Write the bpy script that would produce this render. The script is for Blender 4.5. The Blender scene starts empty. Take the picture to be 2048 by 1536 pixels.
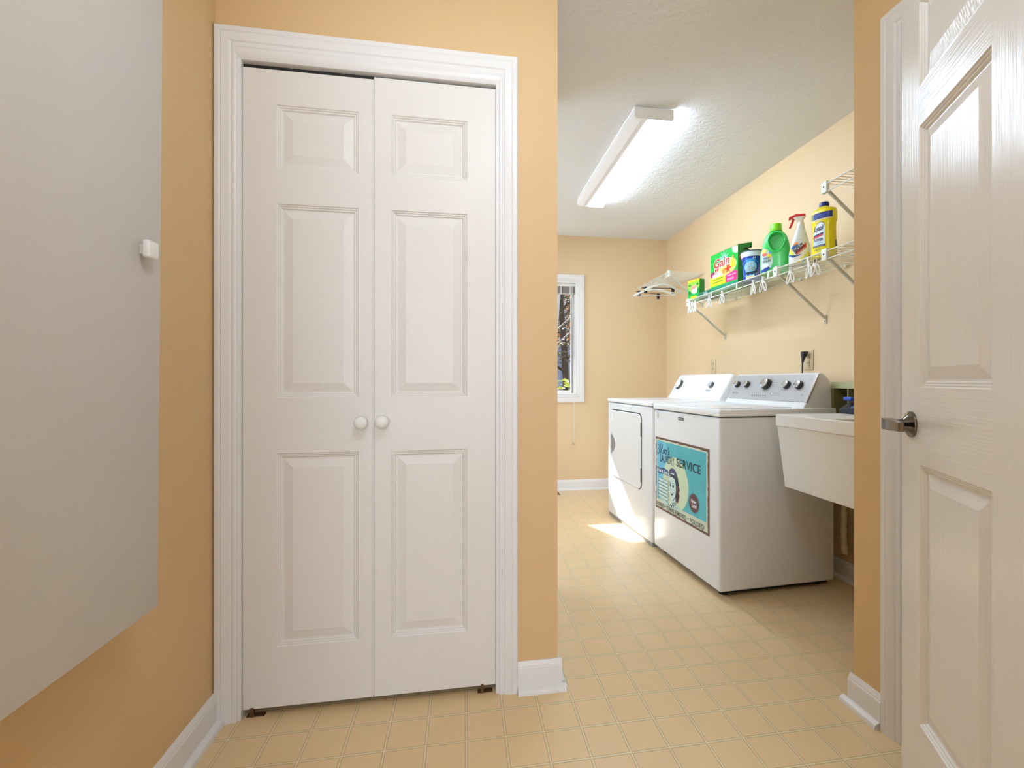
import bpy, bmesh, math, random
from mathutils import Vector, Matrix, noise
from mathutils.geometry import tessellate_polygon

# ------------------------------------------------------------------ camera, light, exposure
SC = bpy.context.scene
COL = SC.collection
R = math.radians
SC.view_settings.view_transform = 'Standard'
SC.view_settings.look = 'None'
SC.view_settings.gamma = 1.0
SC.view_settings.use_curve_mapping = False
SC.view_settings.exposure = 0.2

cam_d = bpy.data.cameras.new('camera')
cam_d.sensor_width = 36.0
cam_d.sensor_fit = 'HORIZONTAL'
cam_d.lens = 919.0 * 36.0 / 2048.0
cam_d.shift_x = -50.5 / 2048.0
cam_d.shift_y = -6.0 / 2048.0
cam_d.clip_start = 0.03
cam = bpy.data.objects.new('camera', cam_d)
COL.objects.link(cam)
cam.location = (0, 0, 1.045)
cam.rotation_euler = (R(90), 0, -0.158)
SC.camera = cam

W = bpy.data.worlds.new('world')
SC.world = W
W.use_nodes = True
wn = W.node_tree
bgn = wn.nodes['Background']
sky = wn.nodes.new('ShaderNodeTexSky')
sky.sky_type = 'NISHITA'
sky.sun_disc = False
sky.sun_elevation = R(38)
sky.sun_rotation = R(24)
wn.links.new(sky.outputs[0], bgn.inputs[0])
bgn.inputs[1].default_value = 0.8

def light(name, typ, loc, power, color=(1, 1, 1), size=0.3, size_y=None, direction=None, angle=None):
    d = bpy.data.lights.new(name, typ)
    d.energy = power
    d.color = color
    if typ == 'AREA':
        d.shape = 'RECTANGLE' if size_y else 'DISK'
        d.size = size
        if size_y: d.size_y = size_y
    if typ == 'SUN' and angle: d.angle = angle
    if typ == 'POINT': d.shadow_soft_size = size
    o = bpy.data.objects.new(name, d)
    COL.objects.link(o)
    o.location = loc
    if direction: o.rotation_euler = Vector(direction).to_track_quat('-Z', 'Y').to_euler()
    return o

SUN_DIR = (0.46, -1.0, -0.861)
light('sun', 'SUN', (-3, 9, 8), 22.0, (0.86, 0.93, 1.0), direction=SUN_DIR, angle=R(0.8))
light('hall_fill_light', 'POINT', (0.16, 0.46, 2.24), 17.0, (0.67, 0.83, 1.0), 0.10)  # added fill light, the hall has no ceiling lamp of its own
light('entry_fill_light', 'AREA', (-0.15, -2.34, 1.30), 58.0, (0.655, 0.80, 0.99), 1.4, 1.2, (0.0, 1, 0.0))  # added fill panel behind the camera, no window stands there
light('side_fill_light', 'AREA', (-1.24, 3.35, 1.45), 27.0, (0.56, 0.76, 1.0), 0.9, 1.3, (1, -0.05, 0.02))  # added side fill, set in an invented opening out of view
FLUO = 35.0

# ------------------------------------------------------------------ helpers
def lin(c):
    out = []
    for v in c[:3]:
        v = v / 255.0
        out.append(v / 12.92 if v <= 0.04045 else ((v + 0.055) / 1.055) ** 2.4)
    return (out[0], out[1], out[2], 1.0)

MATS = {}
def mat(name, rgb, rough=0.5, metal=0.0, spec=0.5, bump=None, vary=None, coat=0.0, emit=None, alpha=None, trans=0.0):
    if name in MATS: return MATS[name]
    m = bpy.data.materials.new(name)
    m.use_nodes = True
    nt = m.node_tree
    b = nt.nodes['Principled BSDF']
    b.inputs['Base Color'].default_value = lin(rgb)
    b.inputs['Roughness'].default_value = rough
    b.inputs['Metallic'].default_value = metal
    b.inputs['Specular IOR Level'].default_value = spec
    b.inputs['Coat Weight'].default_value = coat
    b.inputs['Coat Roughness'].default_value = 0.15
    if trans: b.inputs['Transmission Weight'].default_value = trans
    if emit:
        b.inputs['Emission Color'].default_value = lin(emit[0])
        b.inputs['Emission Strength'].default_value = emit[1]
    tc = nt.nodes.new('ShaderNodeTexCoord')
    if vary:   # (scale, amount)
        n = nt.nodes.new('ShaderNodeTexNoise')
        n.inputs['Scale'].default_value = vary[0]
        n.inputs['Detail'].default_value = 4
        nt.links.new(tc.outputs['Object'], n.inputs['Vector'])
        hs = nt.nodes.new('ShaderNodeHueSaturation')
        hs.inputs['Color'].default_value = lin(rgb)
        mr = nt.nodes.new('ShaderNodeMapRange')
        mr.inputs['From Min'].default_value = 0.25
        mr.inputs['From Max'].default_value = 0.75
        mr.inputs['To Min'].default_value = 1 - vary[1]
        mr.inputs['To Max'].default_value = 1 + vary[1]
        nt.links.new(n.outputs['Fac'], mr.inputs['Value'])
        nt.links.new(mr.outputs[0], hs.inputs['Value'])
        nt.links.new(hs.outputs[0], b.inputs['Base Color'])
    if bump:   # (scale vec3, strength, distance, detail)
        mp = nt.nodes.new('ShaderNodeMapping')
        mp.inputs['Scale'].default_value = bump[0]
        nt.links.new(tc.outputs['Object'], mp.inputs['Vector'])
        n2 = nt.nodes.new('ShaderNodeTexNoise')
        n2.inputs['Scale'].default_value = 1.0
        n2.inputs['Detail'].default_value = bump[3]
        n2.inputs['Distortion'].default_value = bump[4] if len(bump) > 4 else 0.0
        nt.links.new(mp.outputs[0], n2.inputs['Vector'])
        bp = nt.nodes.new('ShaderNodeBump')
        bp.inputs['Strength'].default_value = bump[1]
        bp.inputs['Distance'].default_value = bump[2]
        nt.links.new(n2.outputs['Fac'], bp.inputs['Height'])
        nt.links.new(bp.outputs[0], b.inputs['Normal'])
    MATS[name] = m
    return m

class MB:
    """collects geometry for one mesh object"""
    def __init__(s): s.v = []; s.f = []; s.m = []
    def add(s, vs, fs, mi=0, M=None):
        o = len(s.v)
        for p in vs:
            p = Vector(p)
            s.v.append(M @ p if M else p)
        for f in fs:
            s.f.append([i + o for i in f]); s.m.append(mi)
        return s
    def box(s, x0, x1, y0, y1, z0, z1, mi=0, bev=0.0, seg=2, M=None):
        if bev <= 0:
            vs = [(x, y, z) for x in (x0, x1) for y in (y0, y1) for z in (z0, z1)]
            fs = [(0, 1, 3, 2), (4, 6, 7, 5), (0, 4, 5, 1), (2, 3, 7, 6), (0, 2, 6, 4), (1, 5, 7, 3)]
            return s.add(vs, fs, mi, M)
        bm = bmesh.new()
        bmesh.ops.create_cube(bm, size=1.0)
        for v in bm.verts:
            v.co = Vector(((x0 + x1) / 2 + v.co.x * (x1 - x0), (y0 + y1) / 2 + v.co.y * (y1 - y0), (z0 + z1) / 2 + v.co.z * (z1 - z0)))
        bmesh.ops.bevel(bm, geom=list(bm.edges), offset=bev, segments=seg, profile=0.5, affect='EDGES')
        s.from_bm(bm, mi, M); bm.free(); return s
    def from_bm(s, bm, mi=0, M=None):
        bm.verts.index_update()
        s.add([v.co.copy() for v in bm.verts], [[v.index for v in f.verts] for f in bm.faces], mi, M)
    def tube(s, pts, r, n=8, closed=False, mi=0, M=None, caps=True):
        pts = [Vector(p) for p in pts]
        N = len(pts); rr = r if isinstance(r, (list, tuple)) else [r] * N
        vs = []; fs = []
        up = None
        for i, p in enumerate(pts):
            a = pts[(i - 1) % N] if (closed or i > 0) else p
            b = pts[(i + 1) % N] if (closed or i < N - 1) else p
            t = (b - a).normalized()
            if up is None:
                up = t.cross(Vector((0, 0, 1)))
                if up.length < 1e-3: up = t.cross(Vector((0, 1, 0)))
                up.normalize()
            else:
                up = (up - t * up.dot(t)).normalized()
            w = t.cross(up)
            for k in range(n):
                an = 2 * math.pi * k / n
                vs.append(p + (up * math.cos(an) + w * math.sin(an)) * rr[i])
        M_ = N if closed else N - 1
        for i in range(M_):
            for k in range(n):
                a = i * n + k; b = i * n + (k + 1) % n
                c = ((i + 1) % N) * n + (k + 1) % n; d = ((i + 1) % N) * n + k
                fs.append((a, b, c, d))
        if not closed and caps:
            fs.append(tuple(range(n))[::-1]); fs.append(tuple((N - 1) * n + k for k in range(n)))
        return s.add(vs, fs, mi, M)
    def lathe(s, prof, n=32, mi=0, M=None):
        vs = []; fs = []
        for (r, z) in prof:
            for k in range(n):
                a = 2 * math.pi * k / n
                vs.append((r * math.cos(a), r * math.sin(a), z))
        for i in range(len(prof) - 1):
            for k in range(n):
                fs.append((i * n + k, i * n + (k + 1) % n, (i + 1) * n + (k + 1) % n, (i + 1) * n + k))
        fs.append(tuple(range(n))[::-1]); fs.append(tuple((len(prof) - 1) * n + k for k in range(n)))
        return s.add(vs, fs, mi, M)
    def loft(s, secs, n=48, mi=0, M=None, disp=None, cap=True):
        """secs: (z, rx, ry, cx, cy, e) superellipse sections"""
        vs = []; fs = []
        for (z, rx, ry, cx, cy, e) in secs:
            for k in range(n):
                a = 2 * math.pi * k / n
                c, d = math.cos(a), math.sin(a)
                x = cx + rx * math.copysign(abs(c) ** (2 / e), c)
                y = cy + ry * math.copysign(abs(d) ** (2 / e), d)
                p = Vector((x, y, z))
                vs.append(disp(p) if disp else p)
        for i in range(len(secs) - 1):
            for k in range(n):
                fs.append((i * n + k, i * n + (k + 1) % n, (i + 1) * n + (k + 1) % n, (i + 1) * n + k))
        if cap:
            fs.append(tuple(range(n))[::-1]); fs.append(tuple((len(secs) - 1) * n + k for k in range(n)))
        return s.add(vs, fs, mi, M)
    def prism(s, prof, y0, y1, mi=0, M=None, axis='y'):
        """profile of (a,b) extruded along an axis"""
        n = len(prof); vs = []
        for t in (y0, y1):
            for (a, b) in prof:
                vs.append((a, t, b) if axis == 'y' else ((t, a, b) if axis == 'x' else (a, b, t)))
        fs = [tuple(range(n))[::-1], tuple(range(n, 2 * n))]
        for i in range(n): fs.append((i, (i + 1) % n, n + (i + 1) % n, n + i))
        return s.add(vs, fs, mi, M)
    def build(s, name, mats, parent=None, smooth=35, label=None, cat=None, group=None, kind=None, loc=None, rz=0.0):
        me = bpy.data.meshes.new(name)
        me.from_pydata([tuple(p) for p in s.v], [], s.f)
        if not isinstance(mats, (list, tuple)): mats = [mats]
        for m in mats: me.materials.append(m)
        me.polygons.foreach_set('material_index', s.m)
        bm = bmesh.new(); bm.from_mesh(me)
        bmesh.ops.recalc_face_normals(bm, faces=bm.faces) if getattr(s, 'recalc', True) else None
        bm.to_mesh(me); bm.free()
        if smooth:
            me.polygons.foreach_set('use_smooth', [True] * len(me.polygons))
            me.set_sharp_from_angle(angle=R(smooth))
        me.update()
        o = bpy.data.objects.new(name, me)
        COL.objects.link(o)
        if parent: o.parent = parent
        if loc: o.location = loc
        if rz: o.rotation_euler = (0, 0, rz)
        tag(o, label, cat, group, kind)
        return o

def tag(o, label=None, cat=None, group=None, kind=None):
    if label: o['label'] = label
    if cat: o['category'] = cat
    if group: o['group'] = group
    if kind: o['kind'] = kind
    return o

def thing(name, loc, label, cat, group=None, rz=0.0):
    o = bpy.data.objects.new(name, None)
    o.empty_display_size = 0.05
    COL.objects.link(o)
    o.location = loc; o.rotation_euler = (0, 0, rz)
    return tag(o, label, cat, group)

def dup(root, loc, label, rz=None):
    c = root.copy(); COL.objects.link(c); c.location = loc
    if rz is not None: c.rotation_euler = (0, 0, rz)
    c['label'] = label
    for ch in list(root.children):
        d = ch.copy(); COL.objects.link(d); d.parent = c
        for g in list(ch.children):
            e = g.copy(); COL.objects.link(e); e.parent = d
    return c

class Art:
    """printed artwork: flat shapes laid on a surface as thin layers; place(u, v, h) -> point"""
    def __init__(s, mb, place, step=0.00025): s.mb = mb; s.place = place; s.step = step
    def poly(s, pts, mi, layer=1, sub=0):
        tris = tessellate_polygon([[Vector((p[0], p[1], 0)) for p in pts]])
        s._tris([tuple(p) for p in pts], tris, mi, layer, sub)
    def _tris(s, pts, tris, mi, layer, sub):
        vs = list(pts); tris = [tuple(t) for t in tris]
        for _ in range(sub):
            nt = []; cache = {}
            def mid(a, b):
                k = (min(a, b), max(a, b))
                if k not in cache:
                    vs.append(((vs[a][0] + vs[b][0]) / 2, (vs[a][1] + vs[b][1]) / 2)); cache[k] = len(vs) - 1
                return cache[k]
            for a, b, c in tris:
                d, e, f = mid(a, b), mid(b, c), mid(c, a)
                nt += [(a, d, f), (d, b, e), (f, e, c), (d, e, f)]
            tris = nt
        s.mb.add([s.place(p[0], p[1], s.step * layer) for p in vs], tris, mi)
    def rect(s, u0, v0, u1, v1, mi, layer=1, sub=0): s.poly([(u0, v0), (u1, v0), (u1, v1), (u0, v1)], mi, layer, sub)
    def ell(s, cu, cv, ru, rv, mi, layer=1, n=28, sub=0):
        s.poly([(cu + ru * math.cos(2 * math.pi * k / n), cv + rv * math.sin(2 * math.pi * k / n)) for k in range(n)], mi, layer, sub)
    def star(s, cu, cv, r0, r1, n, mi, layer=1):
        s.poly([(cu + (r1 if k % 2 else r0) * math.cos(math.pi * k / n), cv + (r1 if k % 2 else r0) * math.sin(math.pi * k / n)) for k in range(2 * n)], mi, layer)
    def line(s, pts, w, mi, layer=1):
        for (a, b) in zip(pts[:-1], pts[1:]):
            d = Vector((b[0] - a[0], b[1] - a[1]))
            if d.length < 1e-9: continue
            d.normalize(); n = Vector((-d.y, d.x)) * w / 2; d = d * w * 0.3
            s.poly([(a[0] - d.x + n.x, a[1] - d.y + n.y), (a[0] - d.x - n.x, a[1] - d.y - n.y), (b[0] + d.x - n.x, b[1] + d.y - n.y), (b[0] + d.x + n.x, b[1] + d.y + n.y)], mi, layer)
    def text(s, body, u0, v0, u1, v1, mi, layer=1, bold=0.0, shear=0.0, rot=0.0, arc=0.0):
        """fits the text in the box u0..u1, v0..v1"""
        cu = bpy.data.curves.new('t', 'FONT'); cu.body = body; cu.size = 1.0; cu.offset = bold; cu.shear = shear
        cu.resolution_u = 3
        ob = bpy.data.objects.new('t', cu)
        me = ob.to_mesh()
        vs = [(v.co.x, v.co.y) for v in me.vertices]; fs = [tuple(p.vertices) for p in me.polygons]
        ob.to_mesh_clear(); bpy.data.objects.remove(ob); bpy.data.curves.remove(cu)
        if not vs: return
        a0 = min(p[0] for p in vs); a1 = max(p[0] for p in vs); b0 = min(p[1] for p in vs); b1 = max(p[1] for p in vs)
        out = []
        cm, dm = (u0 + u1) / 2, (v0 + v1) / 2
        for (x, y) in vs:
            U = u0 + (x - a0) / (a1 - a0) * (u1 - u0); V = v0 + (y - b0) / (b1 - b0) * (v1 - v0)
            if arc: V += arc * (1 - ((U - cm) / ((u1 - u0) / 2)) ** 2)
            if rot:
                c, d = math.cos(rot), math.sin(rot)
                U, V = cm + (U - cm) * c - (V - dm) * d, dm + (U - cm) * d + (V - dm) * c
            out.append((U, V))
        s.mb.add([s.place(p[0], p[1], s.step * layer) for p in out], fs, mi)

def plane_place(O, eu, ev, n):
    O, eu, ev, n = Vector(O), Vector(eu), Vector(ev), Vector(n)
    return lambda u, v, h: O + eu * u + ev * v + n * h

# ------------------------------------------------------------------ materials
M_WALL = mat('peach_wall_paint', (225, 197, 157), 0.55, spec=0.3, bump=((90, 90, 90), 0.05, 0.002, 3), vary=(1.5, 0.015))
M_WALLH = mat('peach_wall_paint_shaded', (217, 182, 134), 0.5, spec=0.35, bump=((90, 90, 90), 0.05, 0.002, 3), vary=(1.5, 0.015))  # same peach paint, with the hall's dimmer light put into its colour
M_TRIM = mat('white_trim_paint', (229, 225, 221), 0.38, spec=0.45, bump=((60, 60, 8), 0.05, 0.001, 3), vary=(3, 0.02))
M_DV = mat('white_door_paint_upright_grain', (228, 222, 214), 0.24, spec=0.5, bump=((210, 210, 5), 0.5, 0.0012, 2.5, 0.35), vary=(2.5, 0.015))
M_DH = mat('white_door_paint_level_grain', (228, 222, 214), 0.24, spec=0.5, bump=((5, 5, 210), 0.5, 0.0012, 2.5, 0.35), vary=(2.5, 0.015))
M_CV = mat('white_closet_paint_upright_grain', (226, 220, 212), 0.42, spec=0.4, bump=((200, 200, 9), 0.18, 0.0008, 5, 0.6), vary=(2.5, 0.015))
M_CH = mat('white_closet_paint_level_grain', (226, 220, 212), 0.42, spec=0.4, bump=((9, 9, 200), 0.18, 0.0008, 5, 0.6), vary=(2.5, 0.015))
M_ENAM = mat('white_enamel', (228, 226, 222), 0.22, spec=0.5, vary=(2, 0.01))
M_ENAM2 = mat('bright_white_enamel', (238, 237, 236), 0.22, spec=0.5)
M_PLW = mat('white_plastic', (232, 229, 222), 0.4)
M_WIRE = mat('white_vinyl_coated_wire', (226, 226, 214), 0.35)
M_BLACK = mat('black_plastic', (18, 18, 20), 0.4)
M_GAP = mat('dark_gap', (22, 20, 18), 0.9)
M_CHROME = mat('satin_nickel', (112, 106, 100), 0.16, metal=1.0)
M_SILVER = mat('silver_panel', (186, 184, 182), 0.34, metal=0.35)
M_BEIGE = mat('beige_plastic', (214, 192, 152), 0.4)
M_GREY = mat('grey_print', (120, 118, 116), 0.5)
M_BROWN = mat('brown_metal', (120, 92, 56), 0.4, metal=0.4)
M_INK = mat('black_ink', (28, 30, 34), 0.5)
M_WHITEP = mat('white_ink', (240, 240, 238), 0.45)

def ceiling_mat():
    m = mat('textured_ceiling_paint', (236, 236, 236), 0.85, spec=0.1)
    nt = m.node_tree; b = nt.nodes['Principled BSDF']
    tc = nt.nodes.new('ShaderNodeTexCoord')
    n = nt.nodes.new('ShaderNodeTexNoise'); n.inputs['Scale'].default_value = 26; n.inputs['Detail'].default_value = 3; n.inputs['Distortion'].default_value = 1.4
    n3 = nt.nodes.new('ShaderNodeTexVoronoi'); n3.inputs['Scale'].default_value = 46
    ad = nt.nodes.new('ShaderNodeMath'); ad.operation = 'ADD'
    cr = nt.nodes.new('ShaderNodeValToRGB'); cr.color_ramp.elements[0].position = 0.46; cr.color_ramp.elements[1].position = 0.60
    nt.links.new(tc.outputs['Object'], n.inputs['Vector']); nt.links.new(tc.outputs['Object'], n3.inputs['Vector'])
    nt.links.new(n.outputs['Fac'], cr.inputs[0])
    nt.links.new(cr.outputs[0], ad.inputs[0]); nt.links.new(n3.outputs['Distance'], ad.inputs[1])
    bp = nt.nodes.new('ShaderNodeBump'); bp.inputs['Strength'].default_value = 0.28; bp.inputs['Distance'].default_value = 0.0025
    nt.links.new(ad.outputs[0], bp.inputs['Height']); nt.links.new(bp.outputs[0], b.inputs['Normal'])
    return m
M_CEIL = ceiling_mat()

def floor_mat():
    m = mat('square_patterned_vinyl', (222, 200, 158), 0.30, spec=0.45)
    nt = m.node_tree; b = nt.nodes['Principled BSDF']; L = nt.links
    tc = nt.nodes.new('ShaderNodeTexCoord')
    sp = nt.nodes.new('ShaderNodeSeparateXYZ'); L.new(tc.outputs['Object'], sp.inputs[0])
    S = 0.11443
    def M(op, a, bb=None, c=None):
        nd = nt.nodes.new('ShaderNodeMath'); nd.operation = op
        for i, v in enumerate((a, bb, c)):
            if v is None: continue
            if isinstance(v, (int, float)): nd.inputs[i].default_value = v
            else: L.new(v, nd.inputs[i])
        return nd.outputs[0]
    def dist(sock, off):
        t = M('DIVIDE', M('SUBTRACT', sock, off), S)
        return M('MULTIPLY', M('ABSOLUTE', M('SUBTRACT', M('FRACT', M('ADD', t, 0.5)), 0.5)), S)
    dx = dist(sp.outputs[0], 0.4642); dy = dist(sp.outputs[1], 2.0354)
    dm = M('MINIMUM', dx, dy)
    cr = nt.nodes.new('ShaderNodeValToRGB')
    mr = nt.nodes.new('ShaderNodeMapRange'); mr.inputs['From Max'].default_value = 0.010
    L.new(dm, mr.inputs['Value']); L.new(mr.outputs[0], cr.inputs[0])
    e = cr.color_ramp.elements
    e[0].position = 0.0; e[0].color = lin((235, 216, 178))
    e[1].position = 1.0; e[1].color = (0, 0, 0, 1)
    for p, c in ((0.17, (233, 213, 175)), (0.24, (194, 163, 117)), (0.42, (205, 176, 130)), (0.60, (226, 200, 154))):
        q = cr.color_ramp.elements.new(p); q.color = lin(c)
    cr.color_ramp.elements[-1].color = lin((228, 197, 150))
    # speckle and blotches
    nz = nt.nodes.new('ShaderNodeTexNoise'); nz.inputs['Scale'].default_value = 260; nz.inputs['Detail'].default_value = 2
    L.new(tc.outputs['Object'], nz.inputs['Vector'])
    sr = nt.nodes.new('ShaderNodeMapRange'); sr.inputs['From Min'].default_value = 0.62; sr.inputs['From Max'].default_value = 0.74
    L.new(nz.outputs['Fac'], sr.inputs['Value'])
    n2 = nt.nodes.new('ShaderNodeTexNoise'); n2.inputs['Scale'].default_value = 7; n2.inputs['Detail'].default_value = 5
    L.new(tc.outputs['Object'], n2.inputs['Vector'])
    m2 = nt.nodes.new('ShaderNodeMapRange'); m2.inputs['To Min'].default_value = 0.93; m2.inputs['To Max'].default_value = 1.05
    L.new(n2.outputs['Fac'], m2.inputs['Value'])
    mx = nt.nodes.new('ShaderNodeMix'); mx.data_type = 'RGBA'
    L.new(M('MULTIPLY', sr.outputs[0], 0.35), mx.inputs[0]); L.new(cr.outputs[0], mx.inputs[6]); mx.inputs[7].default_value = lin((150, 118, 72))
    hs = nt.nodes.new('ShaderNodeHueSaturation'); L.new(mx.outputs[2], hs.inputs['Color']); L.new(m2.outputs[0], hs.inputs['Value'])
    # a few scattered dark specks of dirt
    vo = nt.nodes.new('ShaderNodeTexVoronoi'); vo.inputs['Scale'].default_value = 9; vo.inputs['Randomness'].default_value = 1.0
    L.new(tc.outputs['Object'], vo.inputs['Vector'])
    dot = M('LESS_THAN', vo.outputs['Distance'], 0.022)
    mx2 = nt.nodes.new('ShaderNodeMix'); mx2.data_type = 'RGBA'
    L.new(M('MULTIPLY', dot, 0.6), mx2.inputs[0]); L.new(hs.outputs[0], mx2.inputs[6]); mx2.inputs[7].default_value = lin((96, 72, 44))
    L.new(mx2.outputs[2], b.inputs['Base Color'])
    bp = nt.nodes.new('ShaderNodeBump'); bp.inputs['Strength'].default_value = 0.5; bp.inputs['Distance'].default_value = 0.001
    h = M('MINIMUM', M('MULTIPLY', dm, 400.0), 1.0)
    L.new(M('ADD', h, M('MULTIPLY', nz.outputs['Fac'], 0.25)), bp.inputs['Height']); L.new(bp.outputs[0], b.inputs['Normal'])
    return m
M_FLOOR = floor_mat()

# ------------------------------------------------------------------ the room shell
CZ = 2.44
XL = -0.752            # left wall of the hall
YC = 1.543             # wall with the closet
XCR = 0.316            # right end of the closet wall
XR = 1.245             # short right wall beside the open door
YRE = 1.306            # its far end
XW = 1.986             # laundry wall behind the machines
YB = 4.306             # back wall with the window

def struct(name, mb, m, **k):
    o = mb.build(name, m, smooth=k.pop('smooth', 30), kind='structure', **k)
    return o

struct('floor', MB().box(-2.0, 2.2, -2.6, 4.45, -0.12, 0.0), M_FLOOR)
struct('ceiling', MB().box(-2.0, 2.2, -2.6, 4.45, CZ, CZ + 0.12), M_CEIL)
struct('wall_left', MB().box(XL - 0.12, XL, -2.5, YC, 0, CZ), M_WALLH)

# closet wall with its door opening
OX0, OX1, OZ = -0.690, 0.118, 2.036
mb = MB()
mb.box(XL, OX0, YC, YC + 0.11, 0, CZ)
mb.box(OX1, XCR, YC, YC + 0.11, 0, CZ)
mb.box(OX0, OX1, YC, YC + 0.11, OZ, CZ)
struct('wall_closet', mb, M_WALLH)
struct('wall_closet_side', MB().box(XCR - 0.11, XCR, YC + 0.11, 2.25, 0, CZ), M_WALL)
struct('wall_closet_back', MB().box(-1.32, XCR, 2.25, 2.36, 0, CZ), M_WALL)
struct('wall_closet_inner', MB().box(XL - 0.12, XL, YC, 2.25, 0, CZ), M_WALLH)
mb = MB()
for (a, b_, c, d) in ((2.36, 2.85, 0, CZ), (3.85, YB, 0, CZ), (2.85, 3.85, 0, 0.75), (2.85, 3.85, 2.15, CZ)): mb.box(-1.32, -1.2, a, b_, c, d)  # unseen wall, its opening made up for the side fill
struct('wall_laundry_left', mb, M_WALL)

# back wall with the window opening
WX0, WX1, WZ0, WZ1 = 0.30, 1.080, 0.900, 2.004
mb = MB()
mb.box(-1.32, WX0, YB, YB + 0.13, 0, CZ)
mb.box(WX1, XW + 0.12, YB, YB + 0.13, 0, CZ)
mb.box(WX0, WX1, YB, YB + 0.13, 0, WZ0)
mb.box(WX0, WX1, YB, YB + 0.13, WZ1, CZ)
struct('wall_back', mb, M_WALL)
struct('wall_right', MB().box(XW, XW + 0.12, YRE - 0.12, YB, 0, CZ), M_WALL)

# short right wall with a doorway close to the camera
DY0, DY1 = 0.30, 1.135
mb = MB()
mb.box(XR, XR + 0.12, DY1, YRE - 0.12, 0, CZ)
mb.box(XR, XR + 0.12, 0.16, DY0, 0, CZ)
mb.box(XR, XR + 0.12, DY0, DY1, 2.05, CZ)
mb.box(XR, XW + 0.12, YRE - 0.12, YRE, 0, CZ)
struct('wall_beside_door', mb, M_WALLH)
struct('door_3', MB().box(XR + 0.05, XR + 0.085, DY0, DY1, 0.01, 2.05), M_TRIM)

# the wall the open door hangs on, and the room the camera looks in from
mb = MB()
mb.box(XL, -0.46, 0.04, 0.16, 0, CZ)
mb.box(0.705, XR + 0.12, 0.04, 0.16, 0, CZ)
mb.box(-0.46, 0.705, 0.04, 0.16, 2.06, CZ)
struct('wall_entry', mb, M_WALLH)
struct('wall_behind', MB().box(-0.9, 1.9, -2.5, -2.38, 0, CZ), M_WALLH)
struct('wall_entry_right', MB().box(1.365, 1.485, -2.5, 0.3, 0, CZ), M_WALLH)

# ---- casings: a moulded profile (outward distance, how far it stands out)
PROF = [(0.0, 0.0), (0.0, 0.010), (0.004, 0.012), (0.010, 0.0125), (0.013, 0.0095), (0.016, 0.0095), (0.020, 0.013), (0.034, 0.0165), (0.040, 0.0175), (0.043, 0.0155), (0.046, 0.0175), (0.058, 0.018), (0.062, 0.014), (0.062, 0.0)]
def casing_u(x0, x1, zt, place, zb=0.0, prof=PROF):
    mb = MB(); rows = []
    for (u, h) in prof:
        rows.append([place(x0 - u, zb, h), place(x0 - u, zt + u, h), place(x1 + u, zt + u, h), place(x1 + u, zb, h)])
    vs = [p for r in rows for p in r]; fs = []
    for i in range(len(rows) - 1):
        for k in range(3): fs.append((i * 4 + k, i * 4 + k + 1, (i + 1) * 4 + k + 1, (i + 1) * 4 + k))
    return mb.add(vs, fs)
def casing_o(x0, x1, z0, z1, place, prof=PROF):
    mb = MB(); vs = []; fs = []
    for (u, h) in prof:
        vs += [place(x0 - u, z0 - u, h), place(x0 - u, z1 + u, h), place(x1 + u, z1 + u, h), place(x1 + u, z0 - u, h)]
    for i in range(len(prof) - 1):
        for k in range(4): fs.append((i * 4 + k, i * 4 + (k + 1) % 4, (i + 1) * 4 + (k + 1) % 4, (i + 1) * 4 + k))
    return mb.add(vs, fs)

mb = casing_u(-0.688, 0.116, 2.067, lambda x, z, h: (x, YC - h, z))
struct('trim_1', mb, M_TRIM, smooth=20)
mb = MB()   # jamb lining and the strip that covers the bifold track
mb.box(OX0 - 0.0, OX0 + 0.012, YC - 0.004, YC + 0.11, 0, OZ + 0.03)
mb.box(OX1 - 0.012, OX1, YC - 0.004, YC + 0.11, 0, OZ + 0.03)
pr = [(YC - 0.003, 2.067), (YC - 0.012, 2.066), (YC - 0.014, 2.058), (YC - 0.010, 2.046), (YC - 0.003, 2.036), (YC + 0.012, 2.032), (YC + 0.05, 2.034), (YC + 0.05, 2.067)]
mb.prism(pr, OX0, OX1, axis='x')
struct('trim_2', mb, M_TRIM, smooth=40)
mb = MB()
mb.box(OX0 + 0.012, OX1 - 0.012, YC + 0.012, YC + 0.032, 2.022, 2.0335)
mb.tube([(OX0 + 0.05, YC + 0.02, 2.018), (OX0 + 0.05, YC + 0.02, 2.032)], 0.004, 8)
mb.tube([(OX1 - 0.05, YC + 0.02, 2.018), (OX1 - 0.05, YC + 0.02, 2.032)], 0.004, 8)
struct('trim_3', mb, mat('dark_track_metal', (48, 46, 44), 0.5, metal=0.5))
mb = MB()
mb.box(0.045, 0.095, YC + 0.006, YC + 0.024, 0.0, 0.002)
mb.box(0.055, 0.065, YC + 0.004, YC + 0.014, 0.0, 0.03)
mb.box(-0.668, -0.615, YC + 0.006, YC + 0.024, 0.0, 0.002)
mb.box(-0.655, -0.645, YC + 0.004, YC + 0.014, 0.0, 0.03)
struct('trim_4', mb, mat('rusty_floor_bracket', (104, 74, 44), 0.6, metal=0.5))

# right doorway casing (near camera) - only its far leg and head show past the open door
mb = casing_u(0.0, DY1 - DY0, 2.067, lambda x, z, h: (XR - h, DY0 + x, z))
struct('trim_5', mb, M_TRIM, smooth=20)
mb = MB(); mb.box(XR - 0.002, XR + 0.12, DY1 - 0.0, DY1 + 0.006, 0, 2.06); mb.box(XR - 0.002, XR + 0.12, DY0 - 0.006, DY0, 0, 2.06)
mb.box(XR - 0.002, XR + 0.12, DY0, DY1, 2.06, 2.07)
struct('trim_6', mb, M_TRIM)

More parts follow.
